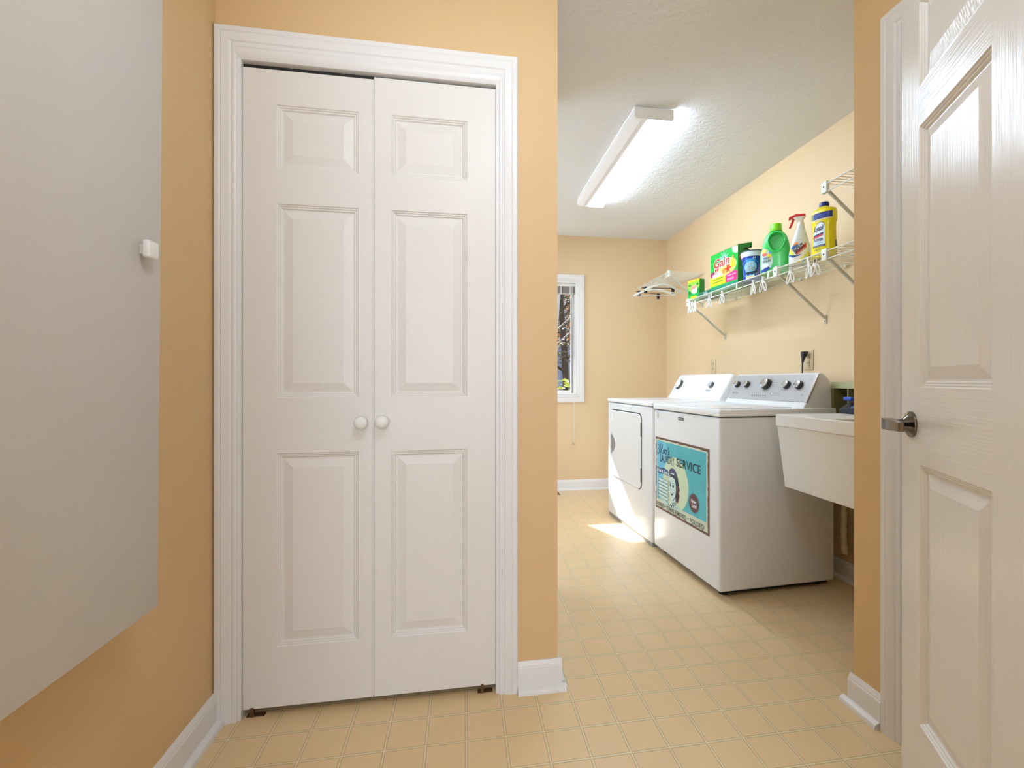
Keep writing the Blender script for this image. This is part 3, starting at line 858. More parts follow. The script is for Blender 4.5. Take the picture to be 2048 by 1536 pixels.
# printed tin sign held on the washer front
root_sign = None
SW, SHH = 0.564, 0.431
mb = MB()
S_U0, S_V0 = 0.646, 0.275          # lower far corner on the washer front
sg = thing('laundry_tin_sign', appl(-0.0005, 0), 'turquoise vintage laundry sign with a smiling woman, stuck on the washer front', 'sign', rz=TA)
splace = lambda u_, v_, h: Vector((-h, S_U0 - u_, S_V0 + v_))
slab(mb, [(0, 0), (SW, 0), (SW, SHH), (0, SHH)], splace, 0.0, 0.0015, 0)
A = Art(mb, splace, 0.00022)
random.seed(4)
def rag(u0, v0, u1, v1, amp, n=26):
    pts = []
    for (a, b_) in (((u0, v0), (u1, v0)), ((u1, v0), (u1, v1)), ((u1, v1), (u0, v1)), ((u0, v1), (u0, v0))):
        for i in range(n):
            t = i / n
            pts.append((a[0] + (b_[0] - a[0]) * t + random.uniform(-amp, amp), a[1] + (b_[1] - a[1]) * t + random.uniform(-amp, amp)))
    return pts
L0 = 8
A.poly(rag(0.011, 0.013, SW - 0.013, SHH - 0.012, 0.0028), 1, L0)                       # cream worn border
A.poly(rag(0.020, 0.060, SW - 0.024, SHH - 0.021, 0.0012), 2, L0 + 1)                    # turquoise field
TT = lambda v: SHH * (1 - v)
cu_, cv_ = 0.235, TT(0.565)
A.poly([(0.02, TT(0.75)), (0.02, TT(0.06)), (0.13, TT(0.06)), (0.20, TT(0.5))], 3, L0 + 2)  # paler ray
A.ell(cu_, cv_, 0.140, 0.150, 4, L0 + 3, 44)                                             # cream disc
def swirl(pts, w):
    # smooth pen stroke through the points
    out = []
    P_ = [pts[0]] + pts + [pts[-1]]
    for i in range(1, len(P_) - 2):
        for q in range(6):
            t = q / 6.0; a, b, c, d = P_[i - 1], P_[i], P_[i + 1], P_[i + 2]
            out.append(tuple(0.5 * (2 * b[m] + (c[m] - a[m]) * t + (2 * a[m] - 5 * b[m] + 4 * c[m] - d[m]) * t * t + (3 * b[m] - a[m] - 3 * c[m] + d[m]) * t ** 3) for m in (0, 1)))
    out.append(pts[-1]); A.line([(p[0] * SW, TT(p[1])) for p in out], w, 5, L0 + 5)
swirl([(0.060, 0.165), (0.048, 0.150), (0.052, 0.180), (0.075, 0.160), (0.085, 0.110), (0.060, 0.105), (0.045, 0.135)], 0.0028)
swirl([(0.115, 0.085), (0.100, 0.140), (0.088, 0.195), (0.070, 0.230), (0.045, 0.225), (0.040, 0.200)], 0.0045)
swirl([(0.115, 0.085), (0.118, 0.150), (0.112, 0.215), (0.135, 0.150), (0.158, 0.085)], 0.0032)
swirl([(0.158, 0.085), (0.148, 0.150), (0.136, 0.215), (0.146, 0.220), (0.158, 0.200)], 0.0045)
A.text("om's", 0.093, TT(0.218), 0.172, TT(0.110), 5, L0 + 5, 0.014, 0.45)
A.text('LAUNDRY', 0.062, TT(0.335), 0.226, TT(0.228), 5, L0 + 5, 0.012)
A.text('SERVICE', 0.250, TT(0.325), 0.492, TT(0.215), 5, L0 + 5, 0.012)
A.poly([(0.022, TT(0.50)), (0.030, TT(0.455)), (0.018, TT(0.415)), (0.060, TT(0.425)), (0.105, TT(0.405)), (0.150, TT(0.42)), (0.163, TT(0.445)), (0.150, TT(0.465)), (0.158, TT(0.50)), (0.105, TT(0.485)), (0.060, TT(0.505))], 6, L0 + 5)
A.text('Fresh & Clean', 0.030, TT(0.482), 0.148, TT(0.435), 7, L0 + 6, 0.012, 0.25)
# stack of towels
for i in range(6):
    v0 = 0.835 - i * 0.046
    A.poly([(0.040, TT(v0)), (0.040, TT(v0 - 0.046)), (0.150, TT(v0 - 0.040)), (0.162, TT(v0 - 0.024)), (0.154, TT(v0 + 0.004))], 5, L0 + 5 + 0.2 * i)
    A.poly([(0.0425, TT(v0 - 0.004)), (0.0425, TT(v0 - 0.041)), (0.149, TT(v0 - 0.035)), (0.1585, TT(v0 - 0.022)), (0.152, TT(v0 + 0.001))], 8, L0 + 6 + 0.2 * i)
A.poly([(0.050, TT(0.845)), (0.090, TT(0.80)), (0.105, TT(0.83)), (0.150, TT(0.86)), (0.140, TT(0.888)), (0.095, TT(0.880))], 8, L0 + 9)  # hand
A.line([(0.055, TT(0.845)), (0.098, TT(0.862))], 0.002, 5, L0 + 10); A.line([(0.065, TT(0.825)), (0.105, TT(0.845))], 0.002, 5, L0 + 10)
# woman
A.ell(0.224, TT(0.60), 0.052, 0.088, 5, L0 + 5, 30)                         # hair
for (a, b_) in ((0.262, 0.66), (0.270, 0.70), (0.262, 0.735), (0.272, 0.62), (0.258, 0.76)): A.ell(a, TT(b_), 0.014, 0.017, 9, L0 + 6, 14)
A.poly([(0.185, TT(0.78)), (0.215, TT(0.80)), (0.238, TT(0.74)), (0.245, TT(0.86)), (0.205, TT(0.885))], 8, L0 + 6)       # neck
A.poly([(0.176, TT(0.505)), (0.20, TT(0.485)), (0.230, TT(0.50)), (0.244, TT(0.57)), (0.246, TT(0.66)), (0.236, TT(0.735)), (0.212, TT(0.79)), (0.196, TT(0.80)), (0.181, TT(0.765)), (0.176, TT(0.70)), (0.166, TT(0.655)), (0.174, TT(0.62))], 8, L0 + 7)
A.poly([(0.166, TT(0.50)), (0.170, TT(0.42)), (0.190, TT(0.375)), (0.222, TT(0.37)), (0.250, TT(0.41)), (0.256, TT(0.49)), (0.235, TT(0.46)), (0.20, TT(0.455)), (0.178, TT(0.475))], 10, L0 + 8)   # scarf
A.poly([(0.176, TT(0.452)), (0.20, TT(0.43)), (0.228, TT(0.435)), (0.226, TT(0.455)), (0.20, TT(0.45))], 8, L0 + 9)
A.ell(0.215, TT(0.605), 0.010, 0.008, 5, L0 + 9, 14); A.ell(0.184, TT(0.60), 0.006, 0.008, 5, L0 + 9, 14)
A.line([(0.203, TT(0.575)), (0.215, TT(0.565)), (0.229, TT(0.575))], 0.003, 5, L0 + 9); A.line([(0.177, TT(0.57)), (0.19, TT(0.572))], 0.003, 5, L0 + 9)
A.line([(0.192, TT(0.60)), (0.186, TT(0.65)), (0.195, TT(0.66))], 0.002, 5, L0 + 9)
A.poly([(0.186, TT(0.695)), (0.203, TT(0.69)), (0.219, TT(0.68)), (0.212, TT(0.72)), (0.199, TT(0.735)), (0.190, TT(0.72))], 5, L0 + 9)
A.poly([(0.190, TT(0.698)), (0.213, TT(0.688)), (0.207, TT(0.708)), (0.194, TT(0.71))], 7, L0 + 10)
A.poly([(0.140, TT(0.888)), (0.170, TT(0.862)), (0.20, TT(0.835)), (0.205, TT(0.875)), (0.245, TT(0.825)), (0.285, TT(0.858)), (0.302, TT(0.888))], 8, L0 + 8)
for i in range(7): A.line([(0.158 + i * 0.020, TT(0.886)), (0.170 + i * 0.018, TT(0.855))], 0.004, 5, L0 + 9)
for i in range(3): A.line([(0.205, TT(0.865 - i * 0.016)), (0.25, TT(0.835 - i * 0.018))], 0.003, 5, L0 + 10)
A.poly([(0.188, TT(0.86)), (0.205, TT(0.885)), (0.20, TT(0.888)), (0.190, TT(0.885))], 5, L0 + 10)
A.star(0.428, TT(0.70), 0.054, 0.043, 28, 9, L0 + 5)
A.text('Never', 0.400, TT(0.70), 0.452, TT(0.655), 7, L0 + 6, 0.02, 0.2); A.text('Late!', 0.408, TT(0.755), 0.456, TT(0.705), 7, L0 + 6, 0.02, 0.2)
A.text('IRONED', 0.020, TT(0.962), 0.110, TT(0.902), 5, L0 + 6, 0.008)
A.text('STAINS REMOVED', 0.140, TT(0.962), 0.352, TT(0.902), 5, L0 + 6, 0.008)
A.text('FOLDED', 0.390, TT(0.962), 0.520, TT(0.902), 5, L0 + 6, 0.008)
A.ell(0.125, TT(0.925), 0.004, 0.004, 5, L0 + 6, 10); A.ell(0.371, TT(0.925), 0.004, 0.004, 5, L0 + 6, 10)
SM = [mat('rust_brown_tin', (104, 70, 58), 0.45, vary=(30, 0.2)), mat('worn_cream_print', (206, 212, 186), 0.4, vary=(25, 0.06)),
      mat('turquoise_print', (80, 178, 186), 0.35, vary=(12, 0.10)), mat('pale_blue_print', (112, 190, 214), 0.35, vary=(12, 0.06)),
      mat('pale_yellow_print', (204, 218, 182), 0.35, vary=(14, 0.04)), mat('dark_teal_ink', (32, 52, 62), 0.4),
      mat('banner_blue', (48, 98, 140), 0.4), M_WHITEP, mat('pale_mint_print', (198, 224, 214), 0.4), mat('maroon_print', (96, 58, 66), 0.4), mat('slate_purple_print', (78, 76, 116), 0.4)]
mb.build('printed_plate', SM, sg, smooth=0)

# ------------------------------------------------------------------ utility sink
root = thing('utility_sink', (1.40, 1.605, 0.0), 'deep white wall-hung utility sink beside the washer', 'sink')
mb = MB(); SD = 0.44; SLh = 0.288
def ring(x0, x1, y0, y1, z): return [(x0, y0, z), (x1, y0, z), (x1, y1, z), (x0, y1, z)]
rings = [ring(0.032, SD - 0.03, -SLh + 0.03, SLh - 0.018, 0.568), ring(0.0035, SD - 0.004, -SLh + 0.004, SLh - 0.005, 0.842), ring(-0.001, SD, -SLh, SLh - 0.001, 0.843),
         ring(-0.001, SD, -SLh, SLh, 0.892), ring(0.001, SD - 0.002, -SLh + 0.002, SLh - 0.002, 0.895), ring(0.024, SD - 0.02, -SLh + 0.022, SLh - 0.30, 0.895), ring(0.05, SD - 0.05, -SLh + 0.05, SLh - 0.32, 0.59)]
vs = [p for r_ in rings for p in r_]; fs = []
for i in range(len(rings) - 1):
    for q in range(4): fs.append((i * 4 + q, i * 4 + (q + 1) % 4, (i + 1) * 4 + (q + 1) % 4, (i + 1) * 4 + q))
fs.append((0, 1, 2, 3)); m_ = (len(rings) - 1) * 4; fs.append((m_, m_ + 1, m_ + 2, m_ + 3))
mb.add(vs, fs)
bs = mb.build('basin', mat('white_sink_plastic', (226, 221, 212), 0.35, vary=(5, 0.02)), root, smooth=0)
bv = bs.modifiers.new('bevel', 'BEVEL'); bv.width = 0.006; bv.segments = 3; bv.limit_method = 'ANGLE'; bv.angle_limit = R(50)
MB().box(SD - 0.004, XW - 1.40, -0.25, 0.25, 0.70, 0.84).build('wall_bracket', mat('galvanised_bracket', (150, 148, 142), 0.4, metal=0.7), root)
MB().tube([(0.3, -0.05, 0.57), (0.3, -0.05, 0.40), (0.33, -0.05, 0.36), (0.5, -0.05, 0.36), (XW - 1.40, -0.05, 0.36)], 0.02, 14).build('drain_pipe', M_PLW, root)

# corrugated drain hose behind it
mb = MB(); pts = []; rr = []
for i in range(64):
    t = i / 63; z = 0.86 - 0.70 * t
    pts.append((1.925 + 0.006 * math.sin(t * 3), 2.085 - (0.010 * max(0, t - 0.9) * 10), z)); rr.append(0.0165 if i % 4 < 2 else 0.0135)
mb.tube(pts, rr, 14)
mb.build('drain_hose', mat('cream_corrugated_plastic', (206, 190, 156), 0.45), label='cream ribbed drain hose hanging between washer and right wall', cat='hose')

# olive-green open box shelf behind the sink
root = thing('wall_cubby', (XW, 1.76, 0.90), 'pale green open box shelf on the wall behind the sink', 'shelf')
M_OL = mat('pale_olive_paint', (176, 174, 130), 0.5)
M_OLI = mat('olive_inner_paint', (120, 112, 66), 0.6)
mb = MB(); mb.box(-0.125, 0, -0.32, 0.335, 0.108, 0.140); mb.build('top_board', M_OL, root)
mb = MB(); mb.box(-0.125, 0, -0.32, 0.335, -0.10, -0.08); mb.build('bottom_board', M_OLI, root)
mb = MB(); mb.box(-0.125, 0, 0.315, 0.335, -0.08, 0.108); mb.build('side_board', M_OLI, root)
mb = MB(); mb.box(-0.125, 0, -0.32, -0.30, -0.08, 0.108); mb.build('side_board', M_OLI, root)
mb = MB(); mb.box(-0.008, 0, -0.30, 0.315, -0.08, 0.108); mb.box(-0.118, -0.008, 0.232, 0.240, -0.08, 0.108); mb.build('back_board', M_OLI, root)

# dark caddy on the flat sink ledge with a blue brush lying on it
root = thing('cleaning_caddy', (1.778, 1.835, 0.8955), 'dark navy sloping plastic caddy on the far ledge of the sink', 'caddy')
M_NAVY = mat('navy_plastic', (9, 13, 30), 0.5)
mb = MB()
mb.add([(-0.058, -0.05, 0), (0.058, -0.05, 0), (0.058, 0.055, 0), (-0.058, 0.055, 0), (-0.058, -0.05, 0.035), (0.058, -0.05, 0.088), (0.058, 0.055, 0.088), (-0.058, 0.055, 0.020)],
       [(3, 2, 1, 0), (4, 5, 6, 7), (0, 1, 5, 4), (1, 2, 6, 5), (2, 3, 7, 6), (3, 0, 4, 7)])
cb = mb.build('caddy_body', M_NAVY, root, smooth=30)
bv = cb.modifiers.new('bevel', 'BEVEL'); bv.width = 0.005; bv.segments = 3
mb = MB()
for i in range(7): mb.tube([(-0.058 + i * 0.013, -0.055, 0.004 + 0.004 * (i % 2)), (-0.050 + i * 0.013, -0.062, 0.012 + 0.004 * ((i + 1) % 2)), (-0.040 + i * 0.013, -0.056, 0.003)], 0.0035, 7)
mb.build('crumpled_cloth', mat('pale_blue_cloth', (150, 180, 206), 0.8), root, smooth=60)
root = thing('scrub_brush', (1.778, 1.835, 0.8955), 'blue long-handled scrub brush lying on the dark caddy', 'brush')
mb = MB(); mb.tube([(-0.075, -0.035, 0.030), (-0.02, -0.040, 0.058), (0.03, -0.044, 0.083), (0.055, -0.046, 0.095)], [0.0035, 0.0045, 0.006, 0.008], 10)
mb.build('brush_handle', mat('light_blue_plastic', (110, 140, 205), 0.35), root, smooth=60)
mb = MB(); mb.box(-0.045, -0.005, 0.00, 0.045, 0.060, 0.076, 0, 0.004)
mb.build('brush_head', mat('deep_blue_plastic', (36, 76, 180), 0.4), root, smooth=50)

# ------------------------------------------------------------------ outlets and plug
def outlet(y, z, label):
    root = thing('wall_outlet', (XW, y, z), label, 'outlet')
    mb = MB(); mb.box(-0.006, 0, -0.036, 0.036, -0.058, 0.058, 0, 0.003, 2)
    mb.build('cover_plate', M_BEIGE, root, smooth=40)
    for zz in (0.021, -0.021):
        mb = MB(); mb.box(-0.0085, -0.005, -0.016, 0.016, zz - 0.014, zz + 0.014, 0, 0.002)
        mb.box(-0.0092, -0.008, -0.008, -0.0055, zz - 0.002, zz + 0.008, 1); mb.box(-0.0092, -0.008, 0.0055, 0.008, zz - 0.002, zz + 0.007, 1)
        mb.build('socket', [M_BEIGE, M_GAP], root)
outlet(3.435, 1.160, 'beige double outlet on the wall above the dryer')
outlet(2.395, 1.168, 'beige double outlet with a black plug, above the washer')
root = thing('power_plug', (XW - 0.009, 2.395, 1.205), 'black power plug and cord hanging from the outlet above the washer', 'plug')
mb = MB(); mb.loft([(-0.052, 0.006, 0.005, -0.034, 0, 2.5), (-0.03, 0.009, 0.008, -0.030, 0, 3), (-0.012, 0.013, 0.014, -0.025, 0, 4), (0.006, 0.0165, 0.016, -0.022, 0, 4), (0.012, 0.015, 0.014, -0.021, 0, 4)], 24)
mb.build('plug_body', mat('black_rubber', (22, 26, 32), 0.45), root, smooth=40)
mb = MB().tube([(-0.034, 0, -0.045), (-0.035, 0.0, -0.09), (-0.036, 0.0, -0.16), (-0.036, 0.002, -0.30), (-0.034, 0.01, -0.5)], 0.0042, 10)
mb.build('power_cord', mat('black_rubber', (22, 26, 32), 0.45), root, smooth=60)

# ------------------------------------------------------------------ wire shelves
def wire_shelf(name_loc, y0, y1, z, label, brackets, ends=True):
    """front rail at x=1.68, back against the wall; y0 near end, y1 far end"""
    root = thing('wire_shelf', (XW, (y0 + y1) / 2, z), label, 'wire shelf', 'white wire shelves on the laundry wall')
    ym = (y0 + y1) / 2; XF = 1.68 - XW; a, b_ = y0 - ym, y1 - ym
    mb = MB(); yy = a + 0.01
    while yy <= b_ - 0.005:
        mb.tube([(-0.012, yy, 0.0), (XF + 0.002, yy, 0.0)], 0.0016, 6); yy += 0.0255
    for x in (-0.012, -0.15): mb.tube([(x, a, -0.004), (x, b_, -0.004)], 0.0026, 7)
    mb.build('shelf_deck', M_WIRE, root, smooth=60)
    mb = MB()
    mb.tube([(XF, a, 0.001), (XF, b_, 0.001)], 0.0032, 8)
    mb.tube([(XF + 0.002, a, -0.036), (XF + 0.002, b_, -0.036)], 0.0032, 8)
    yy = a + 0.09
    while yy < b_ - 0.02:
        mb.box(XF - 0.0015, XF + 0.0025, yy - 0.006, yy + 0.006, -0.036, 0.0); yy += 0.30
    mb.build('front_rail', M_WIRE, root, smooth=60)
    for yb in brackets:
        y = yb - ym
        mb = MB()
        p, q = Vector((XF + 0.022, y, -0.034)), Vector((-0.006, y, -0.262))
        d = (q - p).normalized(); nn = Vector((d.z, 0, -d.x)) * 0.0065; w_ = Vector((0, 0.0045, 0))
        vs = [p + nn + w_, p - nn + w_, p - nn - w_, p + nn - w_, q + nn + w_, q - nn + w_, q - nn - w_, q + nn - w_]
        mb.add(vs, [(0, 1, 2, 3), (4, 7, 6, 5), (0, 4, 5, 1), (1, 5, 6, 2), (2, 6, 7, 3), (3, 7, 4, 0)])
        mb.box(-0.006, 0.0, y - 0.009, y + 0.009, -0.292, -0.245, 0, 0.001)
        mb.tube([(-0.008, y, -0.278), (-0.005, y, -0.278)], 0.0035, 10, mi=1)
        mb.build('support_bracket', [mat('grey_white_bracket', (196, 194, 176), 0.4), M_GAP], root, smooth=30)
        mb = MB(); mb.box(XF - 0.0075, XF + 0.010, y - 0.016, y + 0.016, -0.042, 0.012, 0, 0.002)
        mb.tube([(XF - 0.0085, y, -0.014), (XF - 0.007, y, -0.014)], 0.0042, 10, mi=1)
        for zz in (0.002, -0.034): mb.tube([(XF + 0.004, y - 0.0165, zz), (XF + 0.004, y - 0.0150, zz)], 0.0035, 8, mi=1)
        mb.build('rail_clip', [M_WIRE, M_GAP], root, smooth=30)
    yy = a + 0.12
    while yy < b_:
        MB().box(-0.016, 0, yy - 0.006, yy + 0.006, -0.014, 0.008, 0, 0.002).build('wall_clip', M_WIRE, root, smooth=30); yy += 0.33
    return root
wire_shelf('a', 1.345, 3.295, 1.655, 'long white wire shelf holding detergents above the washer and dryer', (3.262, 2.268, 1.925))
wire_shelf('b', 1.345, 1.945, 1.972, 'short white wire shelf high on the wall, near the door corner', (1.925, ))
wire_shelf('c', 3.565, 4.292, 1.952, 'short white wire shelf with hangers in the far wall corner', (3.60, ))

# ------------------------------------------------------------------ clothespins on the front rail
def pin(loc, label, rz=0.0):
    root = thing('clothespin', loc, label, 'clothespin', 'white looped clothespins on the wire shelf rail', rz=rz)
    def leg(sx):
        mb = MB(); pts = []
        for i in range(16):
            a = 2 * math.pi * i / 16
            pts.append((0.0, 0.0092 * math.sin(a), -0.046 + 0.028 * math.cos(a)))
        M = Matrix.Rotation(sx * R(17), 4, 'X') @ Matrix.Rotation(R(0), 4, 'Z')
        mb.tube(pts, 0.0036, 7, closed=True, M=M)
        mb.box(-0.0045, 0.0045, -0.0055, 0.0055, -0.024, 0.011, 0, 0.0015, M=M)
        mb.build('clip_leg', M_PLW, root, smooth=60)
    leg(-1); leg(1)
    MB().lathe([(0.005, -0.004), (0.005, 0.004)], 14, M=Matrix.Translation((0, 0, -0.010)) @ Matrix.Rotation(R(90), 4, 'Y')).build('spring', mat('spring_steel', (190, 190, 186), 0.3, metal=0.8), root)
    return root
pins = [(3.235, 0.0, 'leftmost clothespin, at the far end of the long shelf rail'), (3.190, 0.25, 'second clothespin from the left end of the long shelf rail'),
        (3.150, -0.2, 'third of three clothespins crowded at the far shelf end'), (2.955, 0.3, 'clothespin between the small green box and the tall green carton'),
        (2.792, 0.1, 'clothespin hanging below the middle of the tall green carton'), (2.462, -0.1, 'clothespin hanging below the blue tub'),
        (2.372, 0.15, 'clothespin just left of the middle shelf clip, below the green jug'), (2.150, 0.1, 'clothespin hanging alone below the spray bottle'),
        (2.020, -0.2, 'left one of the clothespin pair below the yellow bottle'), (1.978, 0.2, 'clothespin nearest the right shelf clip, below the yellow bottle')]
p0 = None
for (y, a, lb) in pins:
    if p0 is None: p0 = pin((1.675, y, 1.625), lb, a)
    else: dup(p0, (1.675, y, 1.625), lb, a)

# ------------------------------------------------------------------ hangers in the corner
def hook(mb, M, mi=1):
    pts = [(0, 0, -0.055), (0, 0, -0.02)] + [(0.018 * math.sin(R(a)) - 0.0 + 0.0, 0, 0.006 - 0.018 * math.cos(R(a))) for a in range(20, 250, 25)]
    mb.tube([(-p[0], p[1], p[2]) for p in pts], 0.0022, 7, mi=mi, M=M)
def hanger(loc, label, rz, col, clips=False):
    root = thing('clothes_hanger', loc, label, 'hanger', 'hangers on the corner shelf', rz=rz)
    mb = MB(); hook(mb, Matrix.Identity(4), 0); mb.build('hook', mat('hook_steel', (200, 200, 196), 0.3, metal=0.7), root, smooth=60)
    mb = MB(); w = 0.185
    arm = []
    for i in range(13):
        t = -1 + 2 * i / 12; arm.append((t * w, 0, -0.055 - 0.060 * abs(t) ** 1.5))
    rr = [0.0065 + 0.004 * abs(-1 + 2 * i / 12) for i in range(13)]
    if not clips:
        mb.tube(arm, rr, 9); mb.tube([(-w + .004, 0, -0.118), (w - .004, 0, -0.118)], 0.0035, 8)
        mb.build('hanger_body', col, root, smooth=60)
    else:
        mb.tube([(-w * 0.85, 0, -0.070), (w * 0.85, 0, -0.070)], 0.004, 8); mb.build('hanger_bar', col, root, smooth=60)
        for x in (-0.12, 0.12):
            mb = MB(); mb.box(x - 0.013, x + 0.013, -0.008, 0.008, -0.115, -0.060, 0, 0.003); mb.build('clip', M_BLACK, root, smooth=40)
    return root
M_HG = mat('translucent_hanger_plastic', (232, 232, 226), 0.25)
hanger((1.682, 3.70, 1.925), 'white plastic hanger nearest the camera on the corner shelf rail', R(10), M_HG)
hanger((1.682, 3.79, 1.925), 'metal bar hanger with two black clips, second on the corner rail', R(-6), M_CHROME, True)
hanger((1.682, 3.90, 1.925), 'white plastic hanger in the middle of the corner shelf rail', R(-14), M_HG)
hanger((1.682, 4.02, 1.925), 'metal clip hanger farthest left on the corner shelf rail', R(22), mat('grey_bar', (120, 118, 112), 0.3, metal=0.6), True)

# ------------------------------------------------------------------ things on the long shelf (z of the deck)
ZS = 1.6575
M_GRN = mat('bright_green_carton', (0, 176, 62), 0.35)
M_DGRN = mat('dark_green_carton', (0, 128, 34), 0.4)
M_TEAL = mat('teal_carton', (0, 142, 110), 0.4)
M_YEL = mat('yellow_print', (238, 226, 20), 0.4)
M_RED = mat('red_print', (208, 52, 24), 0.4)
M_PINK = mat('magenta_print', (220, 34, 128), 0.4)
M_ORG = mat('orange_print', (244, 150, 60), 0.4)
M_SKY = mat('pale_blue_ink', (150, 205, 232), 0.4)
M_LIME = mat('lime_print', (150, 214, 60), 0.4)
M_MAROON2 = mat('plum_print', (150, 40, 96), 0.4)

# big green detergent carton: local origin at near front corner, +y along the shelf (far), +x to the wall
GA = math.atan2(1.733 - 1.711, 2.998 - 2.705)
root = thing('detergent_box', (1.733, 2.705, ZS), 'large bright green detergent carton with a torn open flap on the shelf', 'box', rz=GA)
GW, GD, GH = 0.293, 0.098, 0.262
mb = MB()
mb.add([(0, 0, 0), (GD, 0, 0), (GD, GW, 0), (0, GW, 0), (0, 0, GH), (GD, 0, GH - 0.03), (GD, GW, GH), (0, GW, GH)], [(3, 2, 1, 0), (3, 7, 6, 2), (2, 6, 5, 1), (4, 5, 6, 7)], 0)
mb.add([(0, 0, 0), (0, GW, 0), (0, GW, GH), (0, 0, GH)], [(0, 1, 2, 3)], 0)
mb.add([(0, 0, 0), (GD, 0, 0), (GD, 0, GH - 0.045), (0, 0, GH)], [(0, 1, 2, 3)], 1)
gp = lambda u_, v_, h: Vector((-h, GW - u_, v_))
A = Art(mb, gp, 0.0003)
A.rect(0, 0.0, GW, 0.035, 2, 1)                                  # teal foot
A.rect(0, 0.043, 0.165, 0.105, 3, 2); A.poly([(0.0, 0.105), (0.165, 0.105), (0.165, 0.115), (0.0, 0.108)], 3, 2)
A.rect(0.168, 0.043, GW - 0.006, 0.105, 4, 2)
A.ell(0.20, 0.150, 0.080, 0.052, 5, 3, 30); A.ell(0.155, 0.135, 0.06, 0.045, 5, 3.2, 30)
A.ell(0.03, 0.122, 0.030, 0.022, 6, 4); A.poly([(0.02, 0.098), (0.13, 0.102), (0.125, 0.125), (0.03, 0.122)], 7, 5)
for (a, b_, r1) in ((0.085, 0.160, 0.035), (0.062, 0.150, 0.026)): A.ell(a, b_, r1 * 0.55, r1, 7, 5); A.ell(a, b_, r1 * 0.35, r1 * 0.7, 8, 6)
A.star(0.195, 0.135, 0.040, 0.016, 6, 8, 6); A.star(0.150, 0.125, 0.028, 0.014, 7, 9, 6)
A.ell(0.185, 0.185, 0.026, 0.024, 7, 7); A.text('odor', 0.170, 0.178, 0.200, 0.190, 10, 8)
A.poly([(0.225, 0.13), (0.262, 0.13), (0.258, 0.175), (0.245, 0.192), (0.232, 0.175)], 3, 6); A.rect(0.238, 0.19, 0.250, 0.208, 9, 7)
A.star(0.15, 0.205, 0.062, 0.030, 12, 11, 2)
A.text('Gain', 0.040, 0.156, 0.215, 0.226, 7, 8, 0.055, 0.15, 0.02)
A.text('Gain', 0.044, 0.160, 0.211, 0.222, 8, 10, 0.022, 0.15, 0.02)
A.text('tropical sunrise', 0.185, 0.078, 0.275, 0.092, 7, 3); A.text('60 LOADS', 0.185, 0.055, 0.25, 0.068, 7, 3)
A.line([(0.03, 0.085), (0.14, 0.088)], 0.006, 1, 3); A.line([(0.03, 0.065), (0.14, 0.068)], 0.006, 1, 3)
for (a, b_) in ((0.05, 0.235), (0.25, 0.20), (0.025, 0.20), (0.24, 0.235)): A.star(a, b_, 0.007, 0.002, 4, 11, 2)
A.poly([(GW - 0.06, GH - 0.0), (GW, GH), (GW, GH - 0.048), (GW - 0.03, GH - 0.046), (GW - 0.054, GH - 0.028)], 12, 3)
sp_ = lambda u_, v_, h: Vector((u_, -h, v_))
A2 = Art(mb, sp_, 0.0003)
A2.ell(0.052, 0.185, 0.042, 0.024, 9, 1); A2.ell(0.035, 0.178, 0.022, 0.016, 6, 2); A2.ell(0.07, 0.180, 0.016, 0.012, 5, 2)
A2.text('Gain', 0.018, 0.187, 0.086, 0.212, 7, 3, 0.05, 0.15, 0.12); A2.text('Gain', 0.020, 0.189, 0.084, 0.210, 8, 4, 0.02, 0.15, 0.12)
mb.build('carton', [M_GRN, M_DGRN, M_TEAL, M_YEL, M_PINK, mat('peach_print', (250, 206, 120), 0.4), M_MAROON2, M_WHITEP, M_RED, M_ORG, mat('ink_blue', (60, 60, 150), 0.4), mat('mint_print', (130, 240, 160), 0.4), mat('grey_white_print', (214, 220, 222), 0.4)], root, smooth=0)
mb = MB()   # the raised flap over the torn front corner
mb.add([(-0.001, -0.002, GH - 0.03), (GD + 0.003, -0.004, GH - 0.012), (GD + 0.004, -0.004, GH + 0.022), (0.0, -0.002, GH + 0.003)], [(0, 1, 2, 3)], 0)
mb.add([(-0.001, 0.001, GH - 0.03), (GD + 0.003, -0.001, GH - 0.012), (GD + 0.004, -0.001, GH + 0.022), (0.0, 0.001, GH + 0.003)], [(3, 2, 1, 0)], 0)
mb.add([(0.0, -0.002, GH + 0.003), (GD + 0.004, -0.004, GH + 0.022), (GD + 0.004, GW * 0.7, GH + 0.012), (0.0, GW * 0.9, GH + 0.001)], [(0, 1, 2, 3)], 1)
mb.add([(0.030, -0.0045, GH - 0.033), (0.060, -0.0045, GH - 0.026), (0.098, -0.006, GH - 0.014), (0.100, -0.006, GH - 0.004), (0.080, -0.006, GH - 0.012), (0.045, -0.0045, GH - 0.020)], [(0, 1, 2, 3, 4, 5)], 2)
mb.build('torn_flap', [M_DGRN, M_GRN, M_GAP], root, smooth=0)

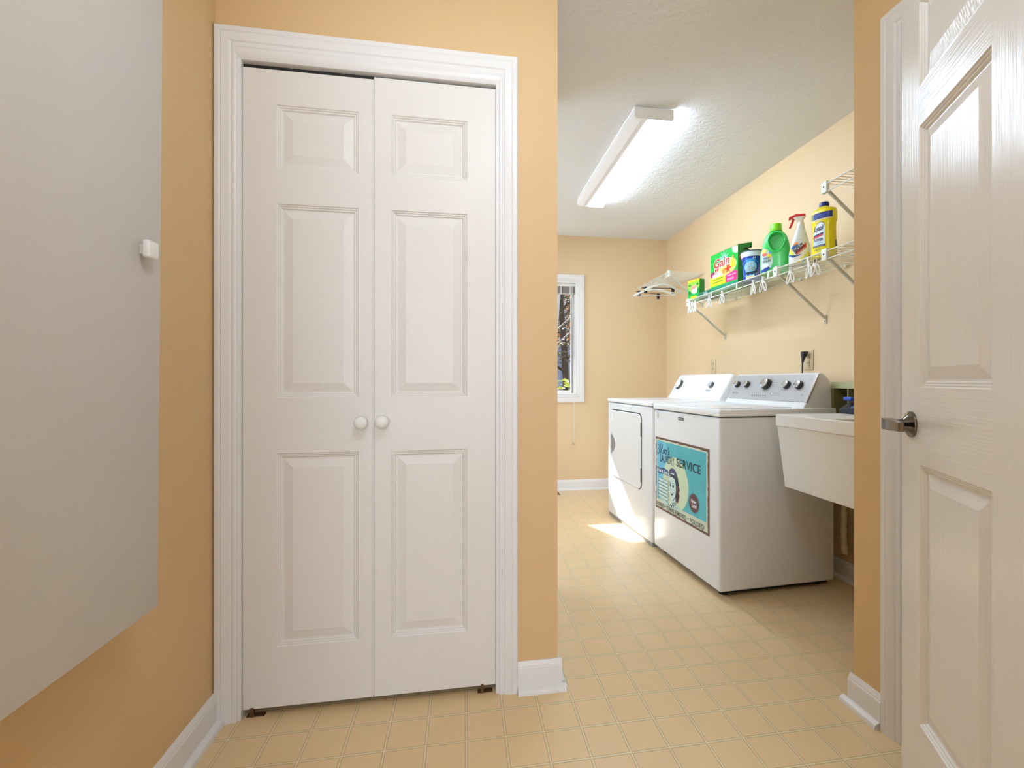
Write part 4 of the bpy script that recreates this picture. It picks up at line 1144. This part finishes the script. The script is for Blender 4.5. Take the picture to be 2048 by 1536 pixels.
# small green dryer sheet box standing at the far end
a_ = math.atan2(1.744 - 1.711, 3.327 - 3.212)
root = thing('dryer_sheet_box', (1.744, 3.212, ZS), 'small green and yellow dryer sheet box standing at the far shelf end', 'box', rz=a_)
BW, BD, BH = 0.1195, 0.05, 0.158
mb = MB(); mb.add([(0, 0, 0), (BD, 0, 0), (BD, BW, 0), (0, BW, 0), (0, 0, BH), (BD, 0, BH), (BD, BW, BH), (0, BW, BH)], [(3, 2, 1, 0), (3, 7, 6, 2), (2, 6, 5, 1), (0, 3, 7, 4)], 0)
mb.add([(0, 0, BH), (BD, 0, BH), (BD, BW, BH), (0, BW, BH)], [(0, 1, 2, 3)], 2); mb.add([(0, 0, 0), (BD, 0, 0), (BD, 0, BH), (0, 0, BH)], [(0, 1, 2, 3)], 1)
A = Art(mb, lambda u_, v_, h: Vector((-h, BW - u_, v_)), 0.0003)
A.rect(0.0, 0.142, BW, BH, 2, 1); A.rect(0.0, 0.10, BW, 0.144, 3, 1); A.ell(0.06, 0.095, 0.052, 0.036, 3, 2); A.ell(0.068, 0.078, 0.032, 0.026, 5, 4); A.ell(0.02, 0.118, 0.014, 0.008, 1, 3); A.ell(0.10, 0.12, 0.012, 0.010, 1, 3)
A.ell(0.02, 0.062, 0.014, 0.016, 1, 3); A.ell(0.105, 0.075, 0.008, 0.016, 1, 5)
A.text('Gain', 0.026, 0.085, 0.096, 0.122, 5, 5, 0.05, 0.15, 0.1); A.text('Gain', 0.028, 0.087, 0.094, 0.120, 4, 6, 0.02, 0.15, 0.1)
A.rect(0.03, 0.008, 0.09, 0.034, 2, 2); A.text('dryer sheets', 0.035, 0.016, 0.085, 0.026, 1, 3)
mb.build('box_body', [M_GRN, M_DGRN, M_YEL, M_LIME, M_RED, M_WHITEP], root, smooth=0)

# the second one lies flat between it and the carton
root = thing('dryer_sheet_box', (1.745, 3.03, ZS), 'dark green dryer sheet box lying flat behind the rail', 'box', rz=a_ * 0.4)
mb = MB(); mb.add([(0, 0, 0), (0.12, 0, 0), (0.12, 0.165, 0), (0, 0.165, 0), (0, 0, 0.045), (0.12, 0, 0.045), (0.12, 0.165, 0.045), (0, 0.165, 0.045)], [(3, 2, 1, 0), (3, 7, 6, 2), (2, 6, 5, 1), (0, 3, 7, 4), (4, 5, 6, 7), (0, 1, 5, 4)], 0)
A = Art(mb, lambda u_, v_, h: Vector((-h, 0.165 - u_, v_)), 0.0003)
A.rect(0.06, 0.008, 0.10, 0.036, 1, 1)
for i in range(9): A.rect(0.063 + i * 0.004, 0.011, 0.065 + i * 0.004, 0.034, 2, 2)
mb.build('box_body', [mat('deep_green_carton', (6, 104, 78), 0.4), mat('barcode_ground', (200, 220, 214), 0.5), M_INK], root, smooth=0)

# blue stain-remover tub
root = thing('powder_tub', (1.762, 2.600, ZS), 'round blue stain remover tub with a white lid rim on the shelf', 'tub')
mb = MB(); mb.lathe([(0.048, 0.0), (0.0505, 0.004), (0.058, 0.150), (0.0585, 0.152)], 64)
TF = math.atan2(-0.83, -0.55)   # label looks at the camera
def tubp(u_, v_, h):
    r_ = 0.0505 + 0.0075 * v_ / 0.15 + h; a = TF + u_ / 0.054
    return Vector((r_ * math.cos(a), r_ * math.sin(a), v_))
A = Art(mb, tubp, 0.0003)
A.ell(-0.012, 0.075, 0.055, 0.060, 1, 2, 40, 2); A.ell(-0.012, 0.083, 0.036, 0.036, 2, 4, 40, 2)
A.poly([(0.010, 0.01), (0.045, 0.01), (0.060, 0.09), (0.052, 0.12), (0.03, 0.07)], 3, 5, 2)
A.text('OXI', -0.034, 0.090, 0.008, 0.112, 4, 7, 0.05); A.text('OXI', -0.033, 0.091, 0.007, 0.111, 8, 8, 0.0)
A.text('CLEAN', -0.043, 0.060, 0.018, 0.086, 4, 7, 0.05); A.text('CLEAN', -0.042, 0.061, 0.017, 0.085, 6, 8, 0.0)
A.poly([(-0.040, 0.040), (0.022, 0.046), (0.026, 0.058), (-0.036, 0.052)], 6, 7, 2); A.line([(-0.036, 0.036), (0.022, 0.042)], 0.006, 5, 8)
A.poly([(-0.040, 0.012), (0.01, 0.020), (0.012, 0.036), (-0.036, 0.030)], 4, 7, 1); A.text('STAIN REMOVER', -0.034, 0.017, 0.006, 0.028, 5, 8)
A.text('arm', 0.002, 0.132, 0.018, 0.142, 4, 4)
mb.build('tub_body', [mat('deep_blue_label', (16, 62, 168), 0.35), mat('cyan_label', (44, 150, 214), 0.35), mat('light_cyan_label', (120, 200, 232), 0.35), mat('violet_label', (110, 98, 200), 0.35), M_WHITEP, M_YEL, M_INK, M_INK, M_GREY], root, smooth=40)
mb = MB(); mb.lathe([(0.0590, 0.148), (0.0620, 0.150), (0.0640, 0.176), (0.0650, 0.178)], 64); mb.build('rim', mat('pale_blue_white_plastic', (218, 226, 240), 0.35), root, smooth=40)
mb = MB(); mb.lathe([(0.0655, 0.178), (0.0660, 0.180), (0.0655, 0.1845), (0.060, 0.186)], 64); mb.build('lid', mat('dark_lid', (70, 74, 92), 0.4), root, smooth=40)

# green jug with a hand hole
JA = R(-41)
root = thing('green_jug', (1.772, 2.395, ZS - 0.0), 'translucent green detergent jug with a lime cap and hand grip', 'bottle', rz=JA)
# local x across the broad face, -y looks at the camera
def jd(p):
    # grip: the body is pinched through behind the hole outline
    cx_, cz_ = 0.006, 0.188
    dx = (p.x - cx_) / 0.041; dz = (p.z - cz_) / (0.062 if p.z < cz_ else 0.046)
    q = dx * dx * (1.0 + 0.55 * max(0, -dz)) + dz * dz
    if q < 1.0 and abs(p.y) > 0.008:
        kq = min(1.0, (1.0 - q) / 0.32); kq = kq * kq * (3 - 2 * kq)
        return Vector((p.x, p.y * (1 - 0.78 * kq), p.z))
    if 1.0 <= q < 1.45: return Vector((p.x, p.y * (1 + 0.07 * (1 - abs(q - 1.2) / 0.25)), p.z)) if abs(q - 1.2) < 0.25 else p
    return p
secs = []
cp = [(0.0, 0.074, 0.042), (0.004, 0.079, 0.045), (0.03, 0.082, 0.046), (0.10, 0.082, 0.046), (0.125, 0.080, 0.045), (0.150, 0.072, 0.043), (0.180, 0.066, 0.042), (0.205, 0.060, 0.040), (0.225, 0.050, 0.037), (0.238, 0.036, 0.032), (0.245, 0.027, 0.027), (0.250, 0.024, 0.024)]
def interp(t):
    for (a, b_) in zip(cp[:-1], cp[1:]):
        if a[0] <= t <= b_[0]:
            s_ = (t - a[0]) / (b_[0] - a[0]); return (a[1] + (b_[1] - a[1]) * s_, a[2] + (b_[2] - a[2]) * s_)
    return cp[-1][1:]
for i in range(91):
    z = 0.25 * i / 90; rx, ry = interp(z); secs.append((z, rx, ry, 0, 0, 2.9))
mb = MB(); mb.loft(secs, 160, disp=jd)
def jp(u_, v_, h):
    rx, ry = interp(min(0.25, max(0, v_)))
    e = 2.9; xx = max(-rx * 0.995, min(rx * 0.995, u_))
    yy = ry * (max(0.0, 1 - abs(xx / rx) ** e)) ** (1 / e)
    return Vector((xx, -yy - h, v_))
A = Art(mb, jp, 0.0004)
lab = [(-0.074, 0.012), (-0.045, 0.016), (-0.022, 0.034), (-0.012, 0.060), (-0.012, 0.090), (-0.020, 0.115), (-0.040, 0.140), (-0.062, 0.150), (-0.076, 0.120)]
A.poly(lab, 1, 2, 3)
A.poly([(-0.074, 0.012), (-0.045, 0.016), (-0.025, 0.032), (-0.034, 0.040), (-0.074, 0.026)], 2, 4, 2)
A.ell(-0.058, 0.132, 0.012, 0.012, 3, 5, 16, 1); A.ell(-0.055, 0.112, 0.014, 0.010, 4, 5, 16, 1); A.ell(-0.030, 0.100, 0.010, 0.018, 3, 5, 16, 1); A.ell(-0.026, 0.118, 0.007, 0.008, 5, 5, 16, 1)
A.text('INTENSE', -0.066, 0.066, -0.022, 0.078, 6, 6, 0.02, 0, 0.12); A.text('FRESH', -0.062, 0.084, -0.028, 0.096, 2, 6, 0.02, 0, 0.12)
A.ell(-0.05, 0.048, 0.018, 0.010, 7, 5, 16, 1)
mb.build('jug_body', [mat('green_jug_plastic', (58, 200, 92), 0.3, coat=0.2), mat('pale_label', (196, 226, 214), 0.4), mat('label_blue', (38, 60, 160), 0.4), M_YEL, mat('label_salmon', (226, 110, 90), 0.4), mat('label_cyan', (40, 160, 214), 0.4), M_INK, M_WHITEP], root, smooth=45)
mb = MB(); mb.lathe([(0.0335, 0.246), (0.0335, 0.250), (0.0315, 0.252), (0.0315, 0.284), (0.030, 0.287)], 40)
mb.build('cap', mat('lime_cap_plastic', (128, 222, 30), 0.35), root, smooth=40)

# trigger spray bottle
SA = R(-37)
root = thing('spray_bottle', (1.757, 2.190, ZS), 'white trigger spray bottle with a red nozzle and slanted label', 'spray bottle', rz=SA)
cp2 = [(0.0, 0.046, 0.026), (0.004, 0.049, 0.029), (0.05, 0.051, 0.030), (0.09, 0.047, 0.029), (0.12, 0.041, 0.027), (0.15, 0.033, 0.024), (0.18, 0.025, 0.020), (0.20, 0.019, 0.018), (0.213, 0.0165, 0.0165)]
def ip2(t):
    t = min(0.213, max(0, t))
    for (a, b_) in zip(cp2[:-1], cp2[1:]):
        if a[0] <= t <= b_[0]:
            s_ = (t - a[0]) / (b_[0] - a[0]); return (a[1] + (b_[1] - a[1]) * s_, a[2] + (b_[2] - a[2]) * s_)
mb = MB(); mb.loft([(0.213 * i / 40, *ip2(0.213 * i / 40), 0.006 * (0.213 * i / 40) / 0.213, 0, 2.4) for i in range(41)], 64)
def spp(u_, v_, h):
    rx, ry = ip2(v_); cx_ = 0.006 * v_ / 0.213; xx = max(-rx * 0.99, min(rx * 0.99, u_ - cx_))
    return Vector((xx + cx_, -ry * (1 - abs(xx / rx) ** 2.4) ** (1 / 2.4) - h, v_))
A = Art(mb, spp, 0.0004)
A.poly([(-0.046, 0.008), (0.046, 0.008), (0.048, 0.05), (0.045, 0.10), (-0.034, 0.10), (-0.048, 0.06)], 1, 1, 3)
A.poly([(-0.020, 0.062), (0.044, 0.128), (0.046, 0.098), (-0.012, 0.050)], 2, 4, 2)
A.poly([(-0.042, 0.094), (-0.015, 0.112), (-0.004, 0.104), (-0.03, 0.080)], 3, 3, 2); A.poly([(-0.034, 0.104), (-0.015, 0.120), (-0.002, 0.116), (-0.016, 0.104)], 4, 3, 2)
A.poly([(-0.047, 0.082), (-0.040, 0.092), (-0.030, 0.068), (-0.026, 0.050), (-0.042, 0.058)], 5, 3, 2)
A.poly([(-0.048, 0.050), (-0.030, 0.040), (0.0, 0.046), (0.010, 0.054), (-0.020, 0.050), (-0.046, 0.060)], 3, 3, 2)
A.text('SHOUT', -0.032, 0.072, 0.026, 0.098, 6, 6, 0.04, 0.1, R(40))
A.text('LAUNDRY STAIN REMOVER', -0.012, 0.072, 0.036, 0.077, 1, 6, 0.0, 0, R(44))
A.text('TRIPLE-ACTING', -0.012, 0.128, 0.012, 0.132, 6, 4)
A.ell(0.040, 0.045, 0.010, 0.022, 5, 3, 16, 1); A.text('22', 0.040, 0.030, 0.049, 0.045, 6, 5); A.text('22', 0.040, 0.050, 0.049, 0.058, 6, 5)
A.poly([(-0.015, 0.008), (0.0, 0.008), (0.03, 0.05), (0.026, 0.052)], 5, 3, 1); A.poly([(0.006, 0.008), (0.02, 0.008), (0.040, 0.055), (0.034, 0.058)], 7, 3, 1)
mb.build('bottle_body', [mat('clear_white_plastic', (218, 222, 226), 0.25), M_WHITEP, mat('spray_red', (206, 22, 24), 0.4), mat('spray_blue', (36, 92, 160), 0.4), M_ORG, M_YEL, M_INK, M_SKY], root, smooth=45)
mb = MB(); mb.lathe([(0.0175, 0.0), (0.0185, 0.004), (0.0175, 0.018), (0.0145, 0.022)], 28, M=Matrix.Translation((0.006, 0, 0.207)))
mb.loft([(0.226, 0.0115, 0.011, 0.006, 0, 3), (0.240, 0.017, 0.0125, 0.004, 0, 3), (0.250, 0.026, 0.013, 0.0, 0, 4), (0.257, 0.032, 0.0125, 0.0, 0, 4), (0.262, 0.030, 0.011, 0.0, 0, 4)], 32)
mb.build('spray_head', M_PLW, root, smooth=40)
mb = MB(); mb.add([(-0.050, -0.010, 0.247), (-0.050, 0.010, 0.247), (-0.048, -0.010, 0.262), (-0.048, 0.010, 0.262), (-0.018, -0.0135, 0.258), (-0.018, 0.0135, 0.258), (-0.016, -0.0135, 0.272), (-0.016, 0.0135, 0.272), (0.030, -0.013, 0.256), (0.030, 0.013, 0.256), (0.026, -0.012, 0.270), (0.026, 0.012, 0.270)],
    [(0, 2, 3, 1), (0, 4, 6, 2), (1, 3, 7, 5), (2, 6, 7, 3), (0, 1, 5, 4), (4, 8, 10, 6), (5, 7, 11, 9), (6, 10, 11, 7), (4, 5, 9, 8), (8, 9, 11, 10)])
hd = mb.build('nozzle_cap', mat('spray_red', (206, 22, 24), 0.4), root, smooth=30)
bv = hd.modifiers.new('bevel', 'BEVEL'); bv.width = 0.002; bv.segments = 2
mb = MB(); mb.tube([(-0.026, 0, 0.255), (-0.030, 0, 0.238), (-0.038, 0, 0.218), (-0.045, 0, 0.204)], [0.006, 0.0065, 0.006, 0.005], 12)
mb.build('trigger', mat('spray_red', (206, 22, 24), 0.4), root, smooth=60)

# yellow cleaner bottle
LA = R(-72)
root = thing('yellow_bottle', (1.780, 2.045, ZS), 'yellow all-purpose cleaner bottle with a navy cap at the shelf clip', 'bottle', rz=LA)
cp3 = [(0.0, 0.0497, 0.0331), (0.005, 0.0552, 0.0386), (0.05, 0.0552, 0.0386), (0.10, 0.0524, 0.0368), (0.15, 0.0515, 0.0359), (0.175, 0.0534, 0.0368), (0.185, 0.0570, 0.0396), (0.225, 0.0570, 0.0396), (0.240, 0.0524, 0.0368), (0.248, 0.0368, 0.0285), (0.254, 0.0240, 0.0240), (0.258, 0.0190, 0.0190)]
def ip3(t):
    t = min(0.258, max(0, t))
    for (a, b_) in zip(cp3[:-1], cp3[1:]):
        if a[0] <= t <= b_[0]:
            s_ = (t - a[0]) / (b_[0] - a[0]); return (a[1] + (b_[1] - a[1]) * s_, a[2] + (b_[2] - a[2]) * s_)
zz_ = sorted(set([c[0] for c in cp3] + [0.258 * i / 30 for i in range(31)]))
mb = MB(); mb.loft([(z, *ip3(z), 0, 0, 2.6) for z in zz_], 64)
def lp(u_, v_, h):
    rx, ry = ip3(v_); a = -math.pi / 2 + u_ / 0.052
    c, s_ = math.cos(a), math.sin(a); e = 2.6
    rad = (abs(c / rx) ** e + abs(s_ / ry) ** e) ** (-1 / e) + h
    return Vector((rad * c, rad * s_, v_))
A = Art(mb, lp, 0.0004)
A.rect(-0.048, 0.192, 0.062, 0.222, 1, 2, 4); A.rect(-0.050, 0.186, 0.062, 0.190, 2, 2, 4); A.rect(-0.048, 0.192, -0.034, 0.222, 6, 3, 3)
A.text('cuts grease & grime', -0.022, 0.207, 0.040, 0.214, 4, 4); A.text('kills 99.9% of germs', -0.022, 0.198, 0.030, 0.204, 4, 4)
pl_ = [(-0.040, 0.058), (0.032, 0.058), (0.032, 0.150), (0.026, 0.168), (0.008, 0.175), (-0.015, 0.170), (-0.034, 0.150), (-0.042, 0.12)]
A.poly([(a * 1.04 - 0.0, b_ + 0.003) for a, b_ in pl_], 3, 1, 4); A.poly(pl_, 2, 2, 4)
A.text('Lysol', -0.036, 0.126, 0.024, 0.160, 3, 5, 0.02, 0.25, 0.08)
A.poly([(-0.040, 0.108), (0.022, 0.116), (0.024, 0.124), (-0.036, 0.117)], 3, 4, 3); A.poly([(-0.042, 0.098), (0.020, 0.108), (0.022, 0.116), (-0.038, 0.108)], 5, 4, 3)
A.text('POWER', -0.036, 0.082, 0.022, 0.097, 3, 5, 0.02); A.text('CLEAN', -0.034, 0.068, 0.018, 0.079, 7, 5, 0.0)
A.rect(-0.040, 0.055, 0.034, 0.064, 3, 5, 3); A.text('MULTI-SURFACE CLEANER', -0.034, 0.057, 0.028, 0.061, 2, 6)
A.text('LEMON', -0.030, 0.038, 0.010, 0.044, 3, 3)
A.rect(0.078, 0.052, 0.105, 0.082, 6, 2, 2); A.rect(0.078, 0.050, 0.105, 0.055, 1, 3, 2)
mb.build('bottle_body', [mat('yellow_plastic', (232, 214, 0), 0.3), mat('navy_label', (22, 44, 132), 0.35), mat('white_label', (226, 236, 240), 0.4), mat('dark_blue_ink', (26, 38, 96), 0.4), mat('label_pale_ink', (130, 160, 220), 0.4), mat('label_red', (206, 34, 50), 0.4), mat('label_grey', (110, 118, 112), 0.4), mat('label_aqua', (96, 178, 208), 0.4)], root, smooth=45)
mb = MB(); mb.lathe([(0.0205, 0.256), (0.0215, 0.259), (0.0215, 0.275), (0.0195, 0.279)], 32)
mb.build('cap', mat('navy_cap', (28, 42, 128), 0.35), root, smooth=40)

# ------------------------------------------------------------------ outside the window
mb = MB(); random.seed(2); nx, nz = 40, 14; vs = []; fs = []
for i in range(nx + 1):
    for j in range(nz + 1):
        x = -12 + 34 * i / nx; t = j / nz
        vs.append((x, 29 + 7 * t + 0.8 * noise.noise(Vector((x * .6, t * 6, 0))), -0.4 + 11 * t + 0.5 * noise.noise(Vector((x * .9, t * 7, 3)))))
for i in range(nx):
    for j in range(nz): fs.append((i * (nz + 1) + j, (i + 1) * (nz + 1) + j, (i + 1) * (nz + 1) + j + 1, i * (nz + 1) + j + 1))
mb.add(vs, fs); mb.build('wooded_slope_outside', mat('dark_wooded_slope', (84, 66, 46), 0.95, vary=(1.6, 0.7)), kind='structure')
def leaf_mat(n, rgb): return mat(n, rgb, 0.6, vary=(3, 0.4))
M_GROUND = mat('leaf_litter_ground', (120, 104, 74), 0.9, vary=(1.2, 0.3))
MB().box(-25, 30, 4.45, 45, -0.5, -0.35).build('ground_outside', M_GROUND, kind='structure', smooth=0)
mb = MB(); mb.box(-2.2, 2.4, 4.44, 5.60, 2.36, 2.44)
mb.build('trim_8', M_TRIM, kind='structure')
mb = MB()
mb.box(-6, 14, 12.36, 12.40, -0.35, 2.0)
for i in range(12): mb.box(-6 + i * 1.7, -5.9 + i * 1.7, 12.26, 12.36, -0.35, 2.05)
mb.build('garden_fence', mat('blue_grey_fence', (134, 136, 156), 0.8, vary=(2, 0.15)), label='blue-grey garden fence seen through the window', cat='fence')
def tree(x, y, h, r, label, lc, seed, crown=(1.6, 2.2), n=900, low=0.35):
    random.seed(seed)
    root = thing('garden_tree', (x, y, -0.35), label, 'tree', 'trees outside the window')
    mb = MB(); pts = []; rr = []
    for i in range(9):
        t = i / 8; pts.append((0.15 * math.sin(t * 3 + seed), 0.1 * math.cos(t * 2 + seed), h * t)); rr.append(r * (1 - 0.7 * t))
    mb.tube(pts, rr, 10)
    for i in range(14):
        t = random.uniform(0.25, 0.95); a = random.uniform(0, 6.28); L = crown[0] * random.uniform(.5, 1)
        b0 = Vector((0.15 * math.sin(t * 3 + seed), 0, h * t)); b1 = b0 + Vector((math.cos(a) * L, math.sin(a) * L, L * .5))
        mb.tube([b0, (b0 + b1) / 2 + Vector((0, 0, .08)), b1], [r * .35, r * .2, r * .08], 6)
    mb.build('trunk', mat('pale_bark' if seed % 2 else 'dark_bark', (160, 150, 142) if seed % 2 else (48, 36, 30), 0.9), root, smooth=60)
    mb = MB()
    for i in range(int(n * 2.2)):
        a = random.uniform(0, 6.28); t = random.uniform(low, 1.08); rad = crown[0] * math.sqrt(random.random()) * (1.05 - 0.5 * abs(t - 0.6))
        p = Vector((math.cos(a) * rad, math.sin(a) * rad, h * t)); s_ = random.uniform(0.028, 0.075)
        M = Matrix.Translation(p) @ Matrix.Rotation(random.uniform(0, 6.28), 4, 'Z') @ Matrix.Rotation(random.uniform(-1.2, 1.2), 4, 'X')
        mb.add([(-s_, 0, 0), (0, -s_ * .5, 0.01), (s_, 0, 0), (0, s_ * .5, 0.01)], [(0, 1, 2, 3)], 0, M)
    mb.build('foliage', lc, root, smooth=0)
G1 = leaf_mat('dark_green_leaves', (50, 58, 34)); G2 = leaf_mat('orange_leaves', (214, 128, 30)); G3 = leaf_mat('bright_green_leaves', (168, 176, 60)); G4 = leaf_mat('olive_leaves', (70, 66, 40))
tree(2.32, 10.7, 6.0, 0.11, 'dark evergreen tree on the left in the window view', G4, 2, (1.5, 2), 2600, 0.3)
tree(3.2, 14.0, 7.0, 0.12, 'orange-leaved tree at the right in the window view', G2, 3, (1.3, 2), 1800, 0.34)
tree(3.4, 19.5, 9.0, 0.22, 'tall dark tree behind the fence in the window view', G4, 4, (3.2, 2), 9000, 0.10)
tree(6.6, 26.3, 11.0, 0.3, 'farthest dark tree closing the window view', G1, 6, (3.6, 2), 9000, 0.05)
tree(1.62, 7.95, 5.2, 0.035, 'thin pale-barked sapling close outside the window', G4, 5, (0.6, 1), 160, 0.6)
random.seed(9)
root = thing('garden_shrub', (1.62, 7.2, -0.35), 'leafy green shrub low in the window view', 'shrub')
mb = MB()
for i in range(14):
    a = random.uniform(0, 6.28); mb.tube([(0, 0, 0), (math.cos(a) * .25, math.sin(a) * .25, .7), (math.cos(a) * .5, math.sin(a) * .5, 1.3)], [0.012, .008, .004], 6)
mb.build('stem', mat('dark_bark', (62, 48, 40), 0.9), root)
mb = MB()
for i in range(900):
    a = random.uniform(0, 6.28); rad = 0.62 * math.sqrt(random.random()); p = Vector((math.cos(a) * rad, math.sin(a) * rad, random.uniform(0.35, 1.42))); s_ = random.uniform(.03, .065)
    M = Matrix.Translation(p) @ Matrix.Rotation(random.uniform(0, 6.28), 4, 'Z') @ Matrix.Rotation(random.uniform(-1.2, 1.2), 4, 'X')
    mb.add([(-s_, 0, 0), (0, -s_ * .5, 0.01), (s_, 0, 0), (0, s_ * .5, 0.01)], [(0, 1, 2, 3)], 0, M)
mb.build('foliage', G3, root, smooth=0)
